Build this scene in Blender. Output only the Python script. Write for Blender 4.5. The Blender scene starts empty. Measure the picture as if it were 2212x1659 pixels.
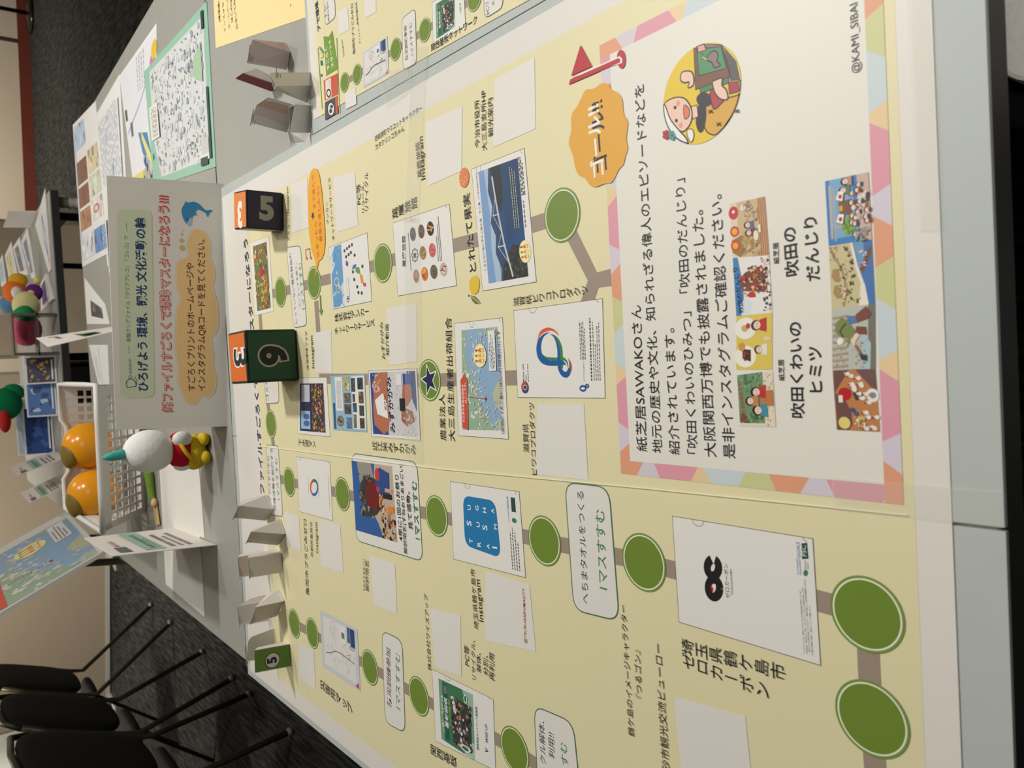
import bpy, bmesh, math, random
from mathutils import Vector, Matrix, Quaternion
from math import sin, cos, pi, radians
C = bpy.context.scene.collection
SC = bpy.context.scene
# ------------------------------------------------------------------ camera, world, lights, exposure
W, H, FPX = 2212, 1659, 1673.07
TOP = 0.70                      # height of the table tops
CAM = Vector((0, 0, TOP + 0.43))
RX = Vector((0.99818833, -0.01146178, -0.05906517)).normalized()    # to the right of the (turned) phone
RF = Vector((-0.02669041, 0.79545632, -0.60542288)).normalized()    # where it looks
RU = RX.cross(RF).normalized(); RX = RF.cross(RU).normalized()
cd = bpy.data.cameras.new('camera'); cam = bpy.data.objects.new('camera', cd); C.objects.link(cam)
cam.matrix_world = Matrix(((-RU.x, RX.x, -RF.x, CAM.x), (-RU.y, RX.y, -RF.y, CAM.y), (-RU.z, RX.z, -RF.z, CAM.z), (0, 0, 0, 1)))
cd.sensor_fit = 'HORIZONTAL'; cd.sensor_width = 36; cd.lens = FPX / W * 36
cd.clip_start = .02; cd.clip_end = 60
cd.dof.use_dof = True; cd.dof.focus_distance = 0.85; cd.dof.aperture_fstop = 13
SC.camera = cam
wd = bpy.data.worlds.new('world'); SC.world = wd; wd.use_nodes = True
wd.node_tree.nodes['Background'].inputs[0].default_value = (1, .93, .82, 1)
wd.node_tree.nodes['Background'].inputs[1].default_value = 0.02
def area(name, loc, to, size, energy, col, spread=180):
    l = bpy.data.lights.new(name, 'AREA'); l.size = size; l.energy = energy; l.color = col; l.spread = radians(spread)
    o = bpy.data.objects.new(name, l); C.objects.link(o); o.location = loc
    o.rotation_euler = (Vector(to) - Vector(loc)).to_track_quat('-Z', 'Y').to_euler()
    return o
area('downlight_key', (1.30, 1.38, 2.55), (0.15, 1.05, TOP), .16, 33, (1, .975, .93))
area('downlight_second', (0.85, 2.0, 2.85), (0.2, 1.2, TOP), .14, 14, (1, .975, .93))
area('front_fill', (0.7, -.5, 2.8), (.2, 1.4, TOP), 1.0, 13, (1, .98, .95))  # soft fill added on the viewer's side to brighten upright faces, no real fitting
area('downlight_behind', (.95, -1.0, 2.7), (.36, .06, .48), .15, .6, (1, .975, .94), 30)
area('downlight_rear', (1.0, 3.6, 2.8), (.6, 3.4, TOP), .4, 10, (1, .95, .87))
area('downlight_wall', (1.5, 8.0, 2.85), (1.2, 9.8, .9), .6, 170, (1, .94, .85))
area('downlight_partition', (-1.2, 5.0, 2.85), (-1.3, 7, .5), .6, 100, (1, .93, .83))
SC.view_settings.view_transform = 'Standard'; SC.view_settings.look = 'None'
SC.view_settings.gamma = 1; SC.view_settings.use_curve_mapping = False
SC.view_settings.exposure = 0.0
# ------------------------------------------------------------------ helpers
def lin(c):
    f = lambda v: v / 12.92 if v <= .04045 else ((v + .055) / 1.055) ** 2.4
    return tuple(f(v / 255) for v in c[:3])
MC = {}
def mat(c, rough=.55, metal=0, spec=.3, noise=0, nscale=60, bump=0, alpha=1, trans=0):
    k = (tuple(int(v) for v in c), rough, metal, spec, noise, nscale, bump, alpha, trans)
    if k in MC: return MC[k]
    m = bpy.data.materials.new('m_%d_%d_%d' % k[0]); m.use_nodes = True
    nt = m.node_tree; b = nt.nodes['Principled BSDF']; L = lin(c) + (1,)
    b.inputs['Base Color'].default_value = L; b.inputs['Roughness'].default_value = rough
    b.inputs['Metallic'].default_value = metal; b.inputs['Specular IOR Level'].default_value = spec
    b.inputs['Alpha'].default_value = alpha; b.inputs['Transmission Weight'].default_value = trans
    if noise or bump:
        tc = nt.nodes.new('ShaderNodeTexCoord'); n = nt.nodes.new('ShaderNodeTexNoise')
        n.inputs['Scale'].default_value = nscale; n.inputs['Detail'].default_value = 5
        nt.links.new(tc.outputs['Object'], n.inputs['Vector'])
        if noise:
            mx = nt.nodes.new('ShaderNodeMix'); mx.data_type = 'RGBA'
            mx.inputs[6].default_value = tuple(v * (1 - noise) for v in L[:3]) + (1,)
            mx.inputs[7].default_value = tuple(min(1, v * (1 + noise)) for v in L[:3]) + (1,)
            nt.links.new(n.outputs['Fac'], mx.inputs[0]); nt.links.new(mx.outputs[2], b.inputs['Base Color'])
        if bump:
            bp = nt.nodes.new('ShaderNodeBump'); bp.inputs['Strength'].default_value = bump
            bp.inputs['Distance'].default_value = .002
            nt.links.new(n.outputs['Fac'], bp.inputs['Height']); nt.links.new(bp.outputs['Normal'], b.inputs['Normal'])
    MC[k] = m
    return m
def tag(o, label=None, cat=None, group=None, kind=None):
    if label: o['label'] = label
    if cat: o['category'] = cat
    if group: o['group'] = group
    if kind: o['kind'] = kind
    return o
def empty(name, loc=(0, 0, 0), label=None, cat=None, group=None):
    o = bpy.data.objects.new(name, None); C.objects.link(o); o.location = loc; o.empty_display_size = .05
    return tag(o, label, cat, group)
def wloc(o):
    v = Vector(o.location)
    while o.parent: o = o.parent; v = v + Vector(o.location)
    return v
def mesh_obj(name, verts, faces, mats, fm=None, parent=None, smooth=False, loc=None):
    """verts in world space; the object sits at loc (default: base centre of its box)"""
    if loc is None:
        xs = [v[0] for v in verts]; ys = [v[1] for v in verts]; zs = [v[2] for v in verts]
        loc = ((min(xs) + max(xs)) / 2, (min(ys) + max(ys)) / 2, min(zs))
    loc = Vector(loc)
    me = bpy.data.meshes.new(name)
    me.from_pydata([tuple(Vector(v) - loc) for v in verts], [], faces)
    for m in (mats if isinstance(mats, (list, tuple)) else [mats]): me.materials.append(m)
    if fm:
        for p, i in zip(me.polygons, fm): p.material_index = i
    if smooth:
        for p in me.polygons: p.use_smooth = True
    me.update()
    o = bpy.data.objects.new(name, me); C.objects.link(o)
    if parent: o.parent = parent; o.location = loc - wloc(parent)
    else: o.location = loc
    return o
class MB:
    """collects shapes in world space, then links them as ONE mesh object"""
    def __init__(s): s.v, s.f, s.m = [], [], []
    def add(s, v, f, m=0):
        n = len(s.v); s.v += [tuple(p) for p in v]; s.f += [tuple(i + n for i in q) for q in f]; s.m += [m] * len(f)
    def box(s, x0, y0, z0, x1, y1, z1, m=0):
        s.add([(x0,y0,z0),(x1,y0,z0),(x1,y1,z0),(x0,y1,z0),(x0,y0,z1),(x1,y0,z1),(x1,y1,z1),(x0,y1,z1)],
              [(0,3,2,1),(4,5,6,7),(0,1,5,4),(1,2,6,5),(2,3,7,6),(3,0,4,7)], m)
    def slab(s, pts, th, n=None, m=0):
        """a planar polygon given thickness th against its normal"""
        pts = [Vector(p) for p in pts]
        if n is None: n = (pts[1] - pts[0]).cross(pts[2] - pts[0]).normalized()
        k = len(pts); low = [p - n * th for p in pts]
        s.add(pts + low, [tuple(range(k)), tuple(range(2*k-1, k-1, -1))] + [(i, i + k, (i+1) % k + k, (i+1) % k) for i in range(k)], m)
    def tube(s, path, r, seg=10, m=0, caps=True):
        path = [Vector(p) for p in path]; n0 = len(path); rr = r if isinstance(r, (list, tuple)) else [r] * n0
        v, f = [], []; prev = None
        for i, p in enumerate(path):
            t = (path[min(i+1, n0-1)] - path[max(i-1, 0)]).normalized()
            a = prev if prev is not None else (Vector((0,0,1)) if abs(t.z) < .9 else Vector((1,0,0)))
            a = (a - t * a.dot(t)).normalized(); prev = a; b = t.cross(a)
            v += [p + (a * cos(2*pi*j/seg) + b * sin(2*pi*j/seg)) * rr[i] for j in range(seg)]
        for i in range(n0 - 1):
            for j in range(seg):
                f.append((i*seg+j, i*seg+(j+1) % seg, (i+1)*seg+(j+1) % seg, (i+1)*seg+j))
        if caps: f += [tuple(range(seg-1, -1, -1)), tuple(range((n0-1)*seg, n0*seg))]
        s.add(v, f, m)
    def ball(s, c, r, m=0, nu=20, nv=12, rot=None, squash=None):
        """ellipsoid with radii r; squash(unit vector) -> unit vector may reshape it"""
        c = Vector(c); r = Vector(r) if isinstance(r, (list, tuple, Vector)) else Vector((r, r, r)); v = []
        for i in range(nv + 1):
            t = pi * i / nv
            for j in range(nu):
                a = 2*pi*j/nu; p = Vector((sin(t)*cos(a), sin(t)*sin(a), cos(t)))
                if squash: p = squash(p)
                p = Vector((p.x*r.x, p.y*r.y, p.z*r.z))
                if rot: p = rot @ p
                v.append(c + p)
        s.add(v, [(i*nu+j, (i+1)*nu+j, (i+1)*nu+(j+1) % nu, i*nu+(j+1) % nu) for i in range(nv) for j in range(nu)], m)
    def lathe(s, c, prof, seg=28, m=0):
        c = Vector(c); v = [c + Vector((r*cos(2*pi*j/seg), r*sin(2*pi*j/seg), z)) for r, z in prof for j in range(seg)]
        s.add(v, [(i*seg+j, i*seg+(j+1) % seg, (i+1)*seg+(j+1) % seg, (i+1)*seg+j) for i in range(len(prof)-1) for j in range(seg)], m)
    def build(s, name, mats, parent=None, smooth=False, loc=None, bevel=0):
        o = mesh_obj(name, s.v, s.f, mats, s.m, parent, smooth, loc)
        if bevel:
            b = o.modifiers.new('bevel', 'BEVEL'); b.width = bevel; b.segments = 2; b.limit_method = 'ANGLE'
        return o
# measuring: where the line of sight through a point of the photograph meets a plane of the room
def ray(px, py):
    return RX * (H/2 - py) - RU * (px - W/2) + RF * FPX
def onZ(px, py, z=TOP):
    d = ray(px, py); return CAM + d * ((z - CAM.z) / d.z)
def onY(px, py, y):
    d = ray(px, py); return CAM + d * ((y - CAM.y) / d.y)
class Plane:
    def __init__(s, o, u, v):
        s.o = Vector(o); s.u = Vector(u).normalized(); v = Vector(v); s.v = (v - s.u * v.dot(s.u)).normalized(); s.n = s.u.cross(s.v)
    def px(s, p):
        d = ray(*p); q = CAM + d * ((s.o - CAM).dot(s.n) / d.dot(s.n)) - s.o
        return Vector((q.dot(s.u), q.dot(s.v)))
    def at(s, uv, h=0): return s.o + s.u * uv[0] + s.v * uv[1] + s.n * h
def crop(ox, oy, k): return lambda *p: (ox + p[0] * k, oy + p[1] * k)
GL = {}
def glyphs(txt, bold=0, font_space=1.0):
    bold = bold if bold > .045 else bold * .6
    k = (txt, bold, font_space)
    if k in GL: return GL[k]
    cu = bpy.data.curves.new('t', 'FONT'); cu.body = txt; cu.offset = bold; cu.resolution_u = 3; cu.space_character = font_space
    o = bpy.data.objects.new('t', cu); C.objects.link(o)
    dg = bpy.context.evaluated_depsgraph_get(); dg.update()
    me = bpy.data.meshes.new_from_object(o.evaluated_get(dg))
    r = ([(v.co.x, v.co.y) for v in me.vertices], [tuple(p.vertices) for p in me.polygons])
    bpy.data.objects.remove(o); bpy.data.curves.remove(cu); bpy.data.meshes.remove(me)
    GL[k] = r
    return r
class Pr:
    """print lying on a plane: flat shapes in ink colours, each a hair above the one before, built as ONE mesh"""
    def __init__(s, pl, h=0, step=8e-6): s.pl, s.h, s.step = pl, h, step; s.v, s.f, s.m, s.c = [], [], [], []
    def _mi(s, col):
        if col not in s.c: s.c.append(col)
        return s.c.index(col)
    def up(s): s.h += s.step
    def uv(s, pts, col):
        """polygon in plane coordinates"""
        n = len(s.v); pts = [Vector(p) for p in pts]
        ar = sum(pts[i].x * pts[(i+1) % len(pts)].y - pts[(i+1) % len(pts)].x * pts[i].y for i in range(len(pts)))
        if ar < 0: pts.reverse()
        s.v += [s.pl.at(p, s.h) for p in pts]; s.f.append(tuple(range(n, n + len(pts)))); s.m.append(s._mi(col)); s.up()
    def px(s, pts, col): s.uv([s.pl.px(p) for p in pts], col)
    def disc(s, c, r, col, n=48): s.uv([(c[0] + r*cos(2*pi*i/n), c[1] + r*sin(2*pi*i/n)) for i in range(n)], col)
    def pxell(s, c, rx, ry, col, rot=0, n=32):
        s.px([(c[0] + rx*cos(2*pi*i/n)*cos(rot) - ry*sin(2*pi*i/n)*sin(rot), c[1] + rx*cos(2*pi*i/n)*sin(rot) + ry*sin(2*pi*i/n)*cos(rot)) for i in range(n)], col)
    def line(s, pts, w, col, closed=False):
        """polyline of width w in plane coordinates, built of one quad per leg"""
        pts = [Vector(p) for p in pts]; k = len(pts)
        mi = s._mi(col); E = []
        for i in range(k):
            if closed: a, b = pts[i-1], pts[(i+1) % k]
            else: a, b = pts[max(i-1, 0)], pts[min(i+1, k-1)]
            d0 = (pts[i] - a); d1 = (b - pts[i])
            n = Vector((0, 0))
            for d in (d0, d1):
                if d.length > 1e-9: d = d.normalized(); n += Vector((-d.y, d.x))
            n = n.normalized() if n.length > 1e-9 else Vector((0, 1))
            E.append((pts[i] + n * w/2, pts[i] - n * w/2))
        for i in range(k if closed else k - 1):
            j = (i + 1) % k; n = len(s.v)
            s.v += [s.pl.at(E[i][0], s.h), s.pl.at(E[i][1], s.h), s.pl.at(E[j][1], s.h), s.pl.at(E[j][0], s.h)]
            s.f.append((n, n+1, n+2, n+3)); s.m.append(mi)
        s.up()
    def pxline(s, pts, w, col, closed=False): s.line([s.pl.px(p) for p in pts], w, col, closed)
    def rrect(s, q, r, fill, edge=None, ew=.0008, n=6):
        """rounded quad: q = TL,TR,BR,BL in photo points, r = corner radius in metres"""
        P = [s.pl.px(p) for p in q]; out = []
        for i in range(4):
            a, b, c = P[i-1], P[i], P[(i+1) % 4]
            d0 = (a - b).normalized() * r; d1 = (c - b).normalized() * r
            for k in range(n + 1):
                t = k / n; out.append(b + d0 * (1-t)**2 + d1 * t**2)
        s.uv(out, fill)
        if edge: s.line(out, ew, edge, True)
        return out
    def text(s, txt, a, b, col, bold=0, asp=1, fit=True, dxy=(0, 0), uvs=False):
        """text whose ink runs from photo point a (bottom left) to b (bottom right)"""
        A = Vector(a) if uvs else s.pl.px(a); B = Vector(b) if uvs else s.pl.px(b)
        vs, fs = glyphs(txt, bold)
        if not vs: return
        x0 = min(v[0] for v in vs); x1 = max(v[0] for v in vs); y0 = min(v[1] for v in vs)
        d = B - A; L = d.length; d.normalize(); nn = Vector((-d.y, d.x)); k = L / (x1 - x0)
        n = len(s.v); A = A + d * dxy[0] + nn * dxy[1]
        s.v += [s.pl.at(A + d * ((v[0]-x0) * k) + nn * ((v[1]-y0) * k * asp), s.h) for v in vs]
        mi = s._mi(col); s.f += [tuple(i + n for i in f) for f in fs]; s.m += [mi] * len(fs); s.up()
    def vtext(s, txt, a, b, em, col, bold=0, asp=1):
        """vertical text: centres of its first and last characters in photo points, em in metres"""
        A = s.pl.px(a); B = s.pl.px(b); mi = s._mi(col); k = len(txt); em = (B - A).length / (k - 1) * .97
        for i, ch in enumerate(txt):
            c = A.lerp(B, i / max(1, k-1)); vs, fs = glyphs(ch, bold)
            cx = .5; cy = .38
            n = len(s.v)
            for x, y in vs:
                x, y = (x - cx) * em, (y - cy) * em * asp
                if ch in 'ー': x, y = y, -x
                s.v.append(s.pl.at((c.x + x, c.y + y), s.h))
            s.f += [tuple(j + n for j in f) for f in fs]; s.m += [mi] * len(fs)
        s.up()
    def build(s, name, parent, label=None, rough=.42):
        o = mesh_obj(name, s.v, s.f, [mat(c, rough) for c in s.c], s.m, parent)
        if label: o['label'] = label
        return o
class Pic:
    """picture area given by its corners TL,TR,BR,BL in photo points; shapes in 0..1 across, 0..1 up"""
    def __init__(s, pr, q, px=True):
        s.pr = pr; s.P = [pr.pl.px(p) if px else Vector(p) for p in q]
        s.w = (s.P[1] - s.P[0]).length; s.hh = (s.P[0] - s.P[3]).length
    def at(s, a, b):
        t = s.P[0].lerp(s.P[1], a); u = s.P[3].lerp(s.P[2], a); return u.lerp(t, b)
    def rect(s, a0, b0, a1, b1, col): s.pr.uv([s.at(a0, b0), s.at(a1, b0), s.at(a1, b1), s.at(a0, b1)], col)
    def fill(s, col): s.rect(0, 0, 1, 1, col)
    def frame(s, w, col): s.pr.line(s.P, w, col, True)
    def poly(s, pts, col): s.pr.uv([s.at(*p) for p in pts], col)
    def ell(s, a, b, ra, rb, col, n=24): s.poly([(a + ra*cos(2*pi*i/n), b + rb*sin(2*pi*i/n)) for i in range(n)], col)
    def line(s, pts, w, col): s.pr.line([s.at(*p) for p in pts], w, col)
    def text(s, t, a, b, a1, b1, col, bold=0, asp=1): s.pr.text(t, s.at(a, b), s.at(a1, b1), col, bold, asp, uvs=True)
    def blobs(s, n, box, size, pal, seed=1, k=7):
        """irregular patches of colour, as a photograph shows when seen small; patches share one level"""
        R = random.Random(seed); pr = s.pr
        for _ in range(n):
            a = R.uniform(box[0], box[2]); b = R.uniform(box[1], box[3]); r = R.uniform(.5, 1) * size; ph = R.uniform(0, 6)
            pts = []
            for i in range(k):
                t = ph + 2*pi*i/k; q = R.uniform(.6, 1.2) * r
                pts.append((min(max(a + q*cos(t), box[0]), box[2]), min(max(b + q*sin(t) * s.w / s.hh, box[1]), box[3])))
            pr.step, st = pr.step * .4, pr.step; s.poly(pts, R.choice(pal)); pr.step = st
        pr.up()
    def dashes(s, rows, col, th=.012, seed=3, cell=.03):
        """rows of fine print too small to read: broken hairlines"""
        R = random.Random(seed); mi = s.pr._mi(col)
        for (a0, b, a1) in rows:
            a = a0
            while a < a1:
                w = R.uniform(.5, 1.3) * cell; e = min(a + w, a1); n = len(s.pr.v)
                s.pr.v += [s.pr.pl.at(s.at(*p), s.pr.h) for p in ((a, b), (e, b), (e, b + th), (a, b + th))]
                s.pr.f.append((n, n+1, n+2, n+3)); s.pr.m.append(mi); a = e + cell * .35
        s.pr.up()
# ------------------------------------------------------------------ room
def carpet_mat():
    m = bpy.data.materials.new('carpet'); m.use_nodes = True; nt = m.node_tree; b = nt.nodes['Principled BSDF']
    tc = nt.nodes.new('ShaderNodeTexCoord'); mp = nt.nodes.new('ShaderNodeMapping'); mp.inputs['Rotation'].default_value = (0, 0, radians(9))
    mp.inputs['Scale'].default_value = (48, 4, 1)
    n = nt.nodes.new('ShaderNodeTexNoise'); n.inputs['Scale'].default_value = 1.4; n.inputs['Detail'].default_value = 6; n.inputs['Roughness'].default_value = .7
    r = nt.nodes.new('ShaderNodeValToRGB'); r.color_ramp.elements[0].position = .42; r.color_ramp.elements[0].color = lin((25, 26, 25)) + (1,)
    r.color_ramp.elements[1].position = .68; r.color_ramp.elements[1].color = lin((74, 74, 70)) + (1,)
    nt.links.new(tc.outputs['Object'], mp.inputs[0]); nt.links.new(mp.outputs[0], n.inputs['Vector']); nt.links.new(n.outputs['Fac'], r.inputs[0])
    nt.links.new(r.outputs[0], b.inputs['Base Color']); b.inputs['Roughness'].default_value = .95; b.inputs['Specular IOR Level'].default_value = .1
    bp = nt.nodes.new('ShaderNodeBump'); bp.inputs['Strength'].default_value = .4; bp.inputs['Distance'].default_value = .004
    nt.links.new(n.outputs['Fac'], bp.inputs['Height']); nt.links.new(bp.outputs[0], b.inputs['Normal'])
    return m
WALL = mat((176, 164, 146), .9, noise=.04, nscale=3, spec=.1)
def struct(name, mb, m): return tag(mb.build(name, m), kind='structure')
m_ = MB(); m_.box(-6, -4, -.05, 6, 10.6, 0); struct('floor', m_, carpet_mat())
m_ = MB(); m_.box(-6, -4, 3.0, 6, 10.6, 3.05); struct('ceiling', m_, mat((205, 200, 190), .9))
# the far wall runs a little askew
wa, wb = Vector((6, 9.05, 0)), Vector((-6, 11.9, 0)); wn = Vector((.2375, 1, 0)).normalized()
m_ = MB(); m_.add([wa, wb, wb + Vector((0, 0, 3)), wa + Vector((0, 0, 3)), wa + wn*.1, wb + wn*.1, wb + wn*.1 + Vector((0, 0, 3)), wa + wn*.1 + Vector((0, 0, 3))],
    [(0,1,2,3),(7,6,5,4),(0,4,5,1),(2,6,7,3),(1,5,6,2),(0,3,7,4)]); struct('wall_back', m_, WALL)
m_ = MB(); q = [wa - wn*.015, wb - wn*.015, wb, wa]; z = Vector((0, 0, .11))
m_.add(q + [p + z for p in q], [(3,2,1,0),(4,5,6,7),(0,1,5,4),(1,2,6,5),(2,3,7,6),(3,0,4,7)]); struct('baseboard_back', m_, mat((92, 42, 30), .5))
# thin joint line in the wall panelling
jp = Vector((3.66, 0, 0)); jp.y = 9.05 + (6 - jp.x) * .2375
m_ = MB(); m_.box(jp.x - .012, jp.y - .02, .11, jp.x + .012, jp.y + .01, 2.9); struct('trim_1', m_, mat((60, 50, 42), .7))
m_ = MB(); m_.box(-6.1, -4, 0, -6, 11.9, 3); struct('wall_left', m_, WALL)
m_ = MB(); m_.box(6, -4, 0, 6.1, 10.6, 3); struct('wall_right', m_, WALL)
m_ = MB(); m_.box(-6, -4.1, 0, 6, -4, 3); struct('wall_front', m_, WALL)
# ------------------------------------------------------------------ partition panels behind the tables
def partition(x0, y0, x1, y1, label, h=1.9, z0=.012):
    a, b = Vector((x0, y0, 0)), Vector((x1, y1, 0)); d = (b - a).normalized(); n = Vector((d.y, -d.x, 0))
    root = empty('partition_panel', (a + b) / 2, label, 'partition', 'beige partition panels')
    def bar(s0, s1, z0_, z1, t0, t1, name, m):
        k = MB(); P = [a + d*s0 + n*t0, a + d*s1 + n*t0, a + d*s1 + n*t1, a + d*s0 + n*t1]
        k.add([p + Vector((0, 0, z0_)) for p in P] + [p + Vector((0, 0, z1)) for p in P], [(3,2,1,0),(4,5,6,7),(0,1,5,4),(1,2,6,5),(2,3,7,6),(3,0,4,7)])
        return k.build(name, m, root)
    L = (b - a).length
    bar(.02, L - .02, z0 + .03, h, -.015, .015, 'board', mat((168, 154, 134), .9, noise=.03, nscale=4))
    bar(0, L, z0, z0 + .03, -.02, .02, 'bottom_rail', mat((205, 205, 198), .4, .2))
    bar(0, .02, z0, h, -.02, .02, 'post', mat((150, 146, 138), .4, .3)); bar(L - .02, L, z0, h, -.02, .02, 'post', mat((150, 146, 138), .4, .3))
    for s in (.08, L - .08):
        bar(s - .03, s + .03, 0, z0, -.22, .22, 'foot', mat((190, 188, 180), .4, .2))
partition(-2.72, 7.40, -1.28, 6.90, 'beige partition panel behind the black chairs, white bottom rail')
partition(-1.2, 6.98, .14, 6.95, 'beige partition panel under and behind the rear display table, left of the dark gap')
partition(.24, 6.95, 1.30, 7.02, 'beige partition panel behind the right half of the rear display table')
m_ = MB(); m_.box(-3.6, 8.2, 0, -2.9, 8.26, 2.0); tag(m_.build('white_screen', mat((250, 248, 240), .6)), 'bright white upright screen far left behind the black chairs', 'screen')
area('fill_screen', (-3.3, 7.75, 2.6), (-3.3, 8.2, .8), .4, 40, (1, .97, .9))  # extra lamp added only to brighten the white screen
# ------------------------------------------------------------------ tables
TAB = TOP - .0045
def table(name, x0, y0, x1, y1, top_col, label, th=.028, z=TAB, legx=(.12, .12), edge=(52, 52, 50)):
    r = empty(name, ((x0+x1)/2, (y0+y1)/2, 0), label, 'table')
    k = MB(); k.box(x0, y0, z - .004, x1, y1, z); k.build('tabletop', mat(top_col, .38, noise=.03, nscale=25), r)
    k = MB(); k.box(x0 - .002, y0 - .002, z - th, x1 + .002, y1 + .002, z - .004); k.build('edge_band', mat(edge, .5), r)
    k = MB(); yy0, yy1 = y0 + .09, y1 - .09
    for xx in (x0 + legx[0], x1 - legx[1]): k.box(xx - .015, yy0, z - th - .035, xx + .015, yy1, z - th)
    k.box(x0 + legx[0], (y0+y1)/2 - .015, z - th - .035, x1 - legx[1], (y0+y1)/2 + .015, z - th); k.build('under_frame', mat((38, 38, 36), .4, .5), r)
    for xx in (x0 + legx[0], x1 - legx[1]):
        for yy in (yy0, yy1):
            k = MB(); k.tube([(xx, yy, z - th), (xx, yy, .02)], .016, 12); lg = k.build('leg', mat((44, 44, 42), .35, .6), r)
            k = MB(); k.lathe((xx, yy, 0), [(0, 0), (.022, 0), (.022, .022), (.016, .026), (0, .026)], 14); k.build('rubber_foot', mat((22, 22, 22), .7), lg)
    return r
table('game_table', -.512, .166, 1.30, 1.3945, (164, 164, 156), 'light grey front table carrying the two cream game posters')
table('leaflet_table', -.507, 1.4, .80, 2.815, (160, 159, 151), 'light grey rear table carrying leaflets, basket and tent sign')
table('display_table', -.50, 3.44, .76, 5.05, (150, 150, 146), 'dark edged display table far behind, crowded with brochures and soft toys', th=.03, legx=(.62, .08))
# ------------------------------------------------------------------ chairs at the left of the tables
BLK = mat((14, 14, 14), .75, noise=.2, nscale=90); TUB = mat((70, 66, 50), .4, .5)
def chair(yc, label, w=.25, bx=-1.62):
    r = empty('folding_chair', (-1.72, yc, 0), label, 'chair', 'black folding chairs left of the table')
    fx, sx = -1.46, bx - .02
    for s in (-1, 1):
        k = MB(); k.tube([(fx, yc + s*w, .0), (bx - .10, yc + s*w*.97, .43), (bx - .085, yc + s*w*.97, .50), (bx + .02, yc + s*w*.97, .78), (bx + .06, yc + s*w*.90, .88)], .0125, 10)
        lg = k.build('front_leg', TUB, r, True); lg['label'] = 'dark olive metal tube running from foot to backrest'
        k = MB(); k.ball((fx, yc + s*w, .014), (.017, .017, .014), 0, 12, 8); k.build('foot_cap', mat((120, 116, 100), .5), lg, True)
        k = MB(); k.tube([(bx - .56, yc + s*(w-.04), .0), (bx - .26, yc + s*(w-.04), .38), (bx - .16, yc + s*(w-.04), .43)], .011, 10); k.build('rear_leg', TUB, r, True)
    sup = lambda p: Vector([math.copysign(abs(c) ** .6, c) for c in p])
    k = MB(); k.ball((bx - .30, yc, .44), (.20, w - .02, .032), 0, 28, 14, Matrix.Rotation(.06, 3, 'Y'), sup); k.build('seat', BLK, r, True)
    k = MB(); k.ball((bx, yc, .71), (.028, w - .012, .24), 0, 28, 18, Matrix.Rotation(.36, 3, 'Y'), sup); k.build('backrest', BLK, r, True)
    k = MB(); k.tube([(bx + .06, yc - w*.90, .88), (bx + .085, yc - w*.7, .94), (bx + .09, yc, .952), (bx + .085, yc + w*.7, .94), (bx + .06, yc + w*.90, .88)], .0125, 10); k.build('back_frame', TUB, r, True)
chair(5.28, 'black folding chair standing farthest back beside the rear table, before the beige partition', bx=-1.68)
chair(4.10, 'black folding chair in the middle of the three beside the rear table', bx=-1.49)
chair(3.35, 'nearest of the three black folding chairs beside the table, cut off by the picture edge', bx=-1.41)
# round dark stand base at the far wall
bc = onZ(68, 30, 0); r = empty('floor_stand', bc, 'black round stand base on the carpet by the far wall', 'stand')
k = MB(); k.lathe(bc, [(0, 0), (.19, 0), (.20, .012), (.19, .03), (.05, .05), (0, .05)], 40); k.build('base', mat((20, 20, 22), .18, .3, .6), r, True)
k = MB(); k.tube([bc + Vector((0, 0, .04)), bc + Vector((0, 0, 1.4))], .02, 14); k.build('pole', mat((26, 26, 26), .3, .5), r, True)
# chair pushed under the front table, seen at its edge
r = empty('padded_stool', (.30, .02, 0), 'pale grey padded stool seat with black rim at the front table edge, upper right corner', 'stool')
def rr(x0, y0, x1, y1, rad, z, n=8):
    o = []
    for cx, cy, a in ((x1-rad, y1-rad, 0), (x0+rad, y1-rad, 90), (x0+rad, y0+rad, 180), (x1-rad, y0+rad, 270)):
        o += [(cx + rad*cos(radians(a + 90*i/n)), cy + rad*sin(radians(a + 90*i/n)), z) for i in range(n + 1)]
    return o
k = MB(); k.slab(rr(.150, -.19, .60, .262, .05, .468), .03); k.build('seat_shell', mat((17, 17, 18), .3), r, bevel=.006)
k = MB(); k.slab(rr(.178, -.17, .58, .244, .045, .484), .02); k.build('seat_pad', mat((236, 231, 222), .85, noise=.12, nscale=240, bump=.3), r, bevel=.004)
for x in (.20, .55):
    for y in (-.14, .20):
        k = MB(); k.tube([(x, y, .44), (x + (.03 if x > .3 else -.03), y, 0)], .013, 10); k.build('leg', mat((30, 30, 30), .35, .6), r, True)
# dark storage case on the floor beside that chair
r = empty('storage_case', (.0, .06, 0), 'grey black case on the floor under the front table edge, beside the padded stool', 'case')
k = MB(); k.box(-.12, -.12, .002, .132, .235, .36); k.build('body', mat((66, 68, 63), .6), r, bevel=.01)
k = MB(); k.box(-.13, -.13, .36, .142, .245, .385); k.build('lid', mat((60, 62, 57), .5), r, bevel=.006)
k = MB(); k.box(-.08, -.10, .385, .08, .10, .388); k.build('lid_plate', mat((150, 152, 148), .5), r)
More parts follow.
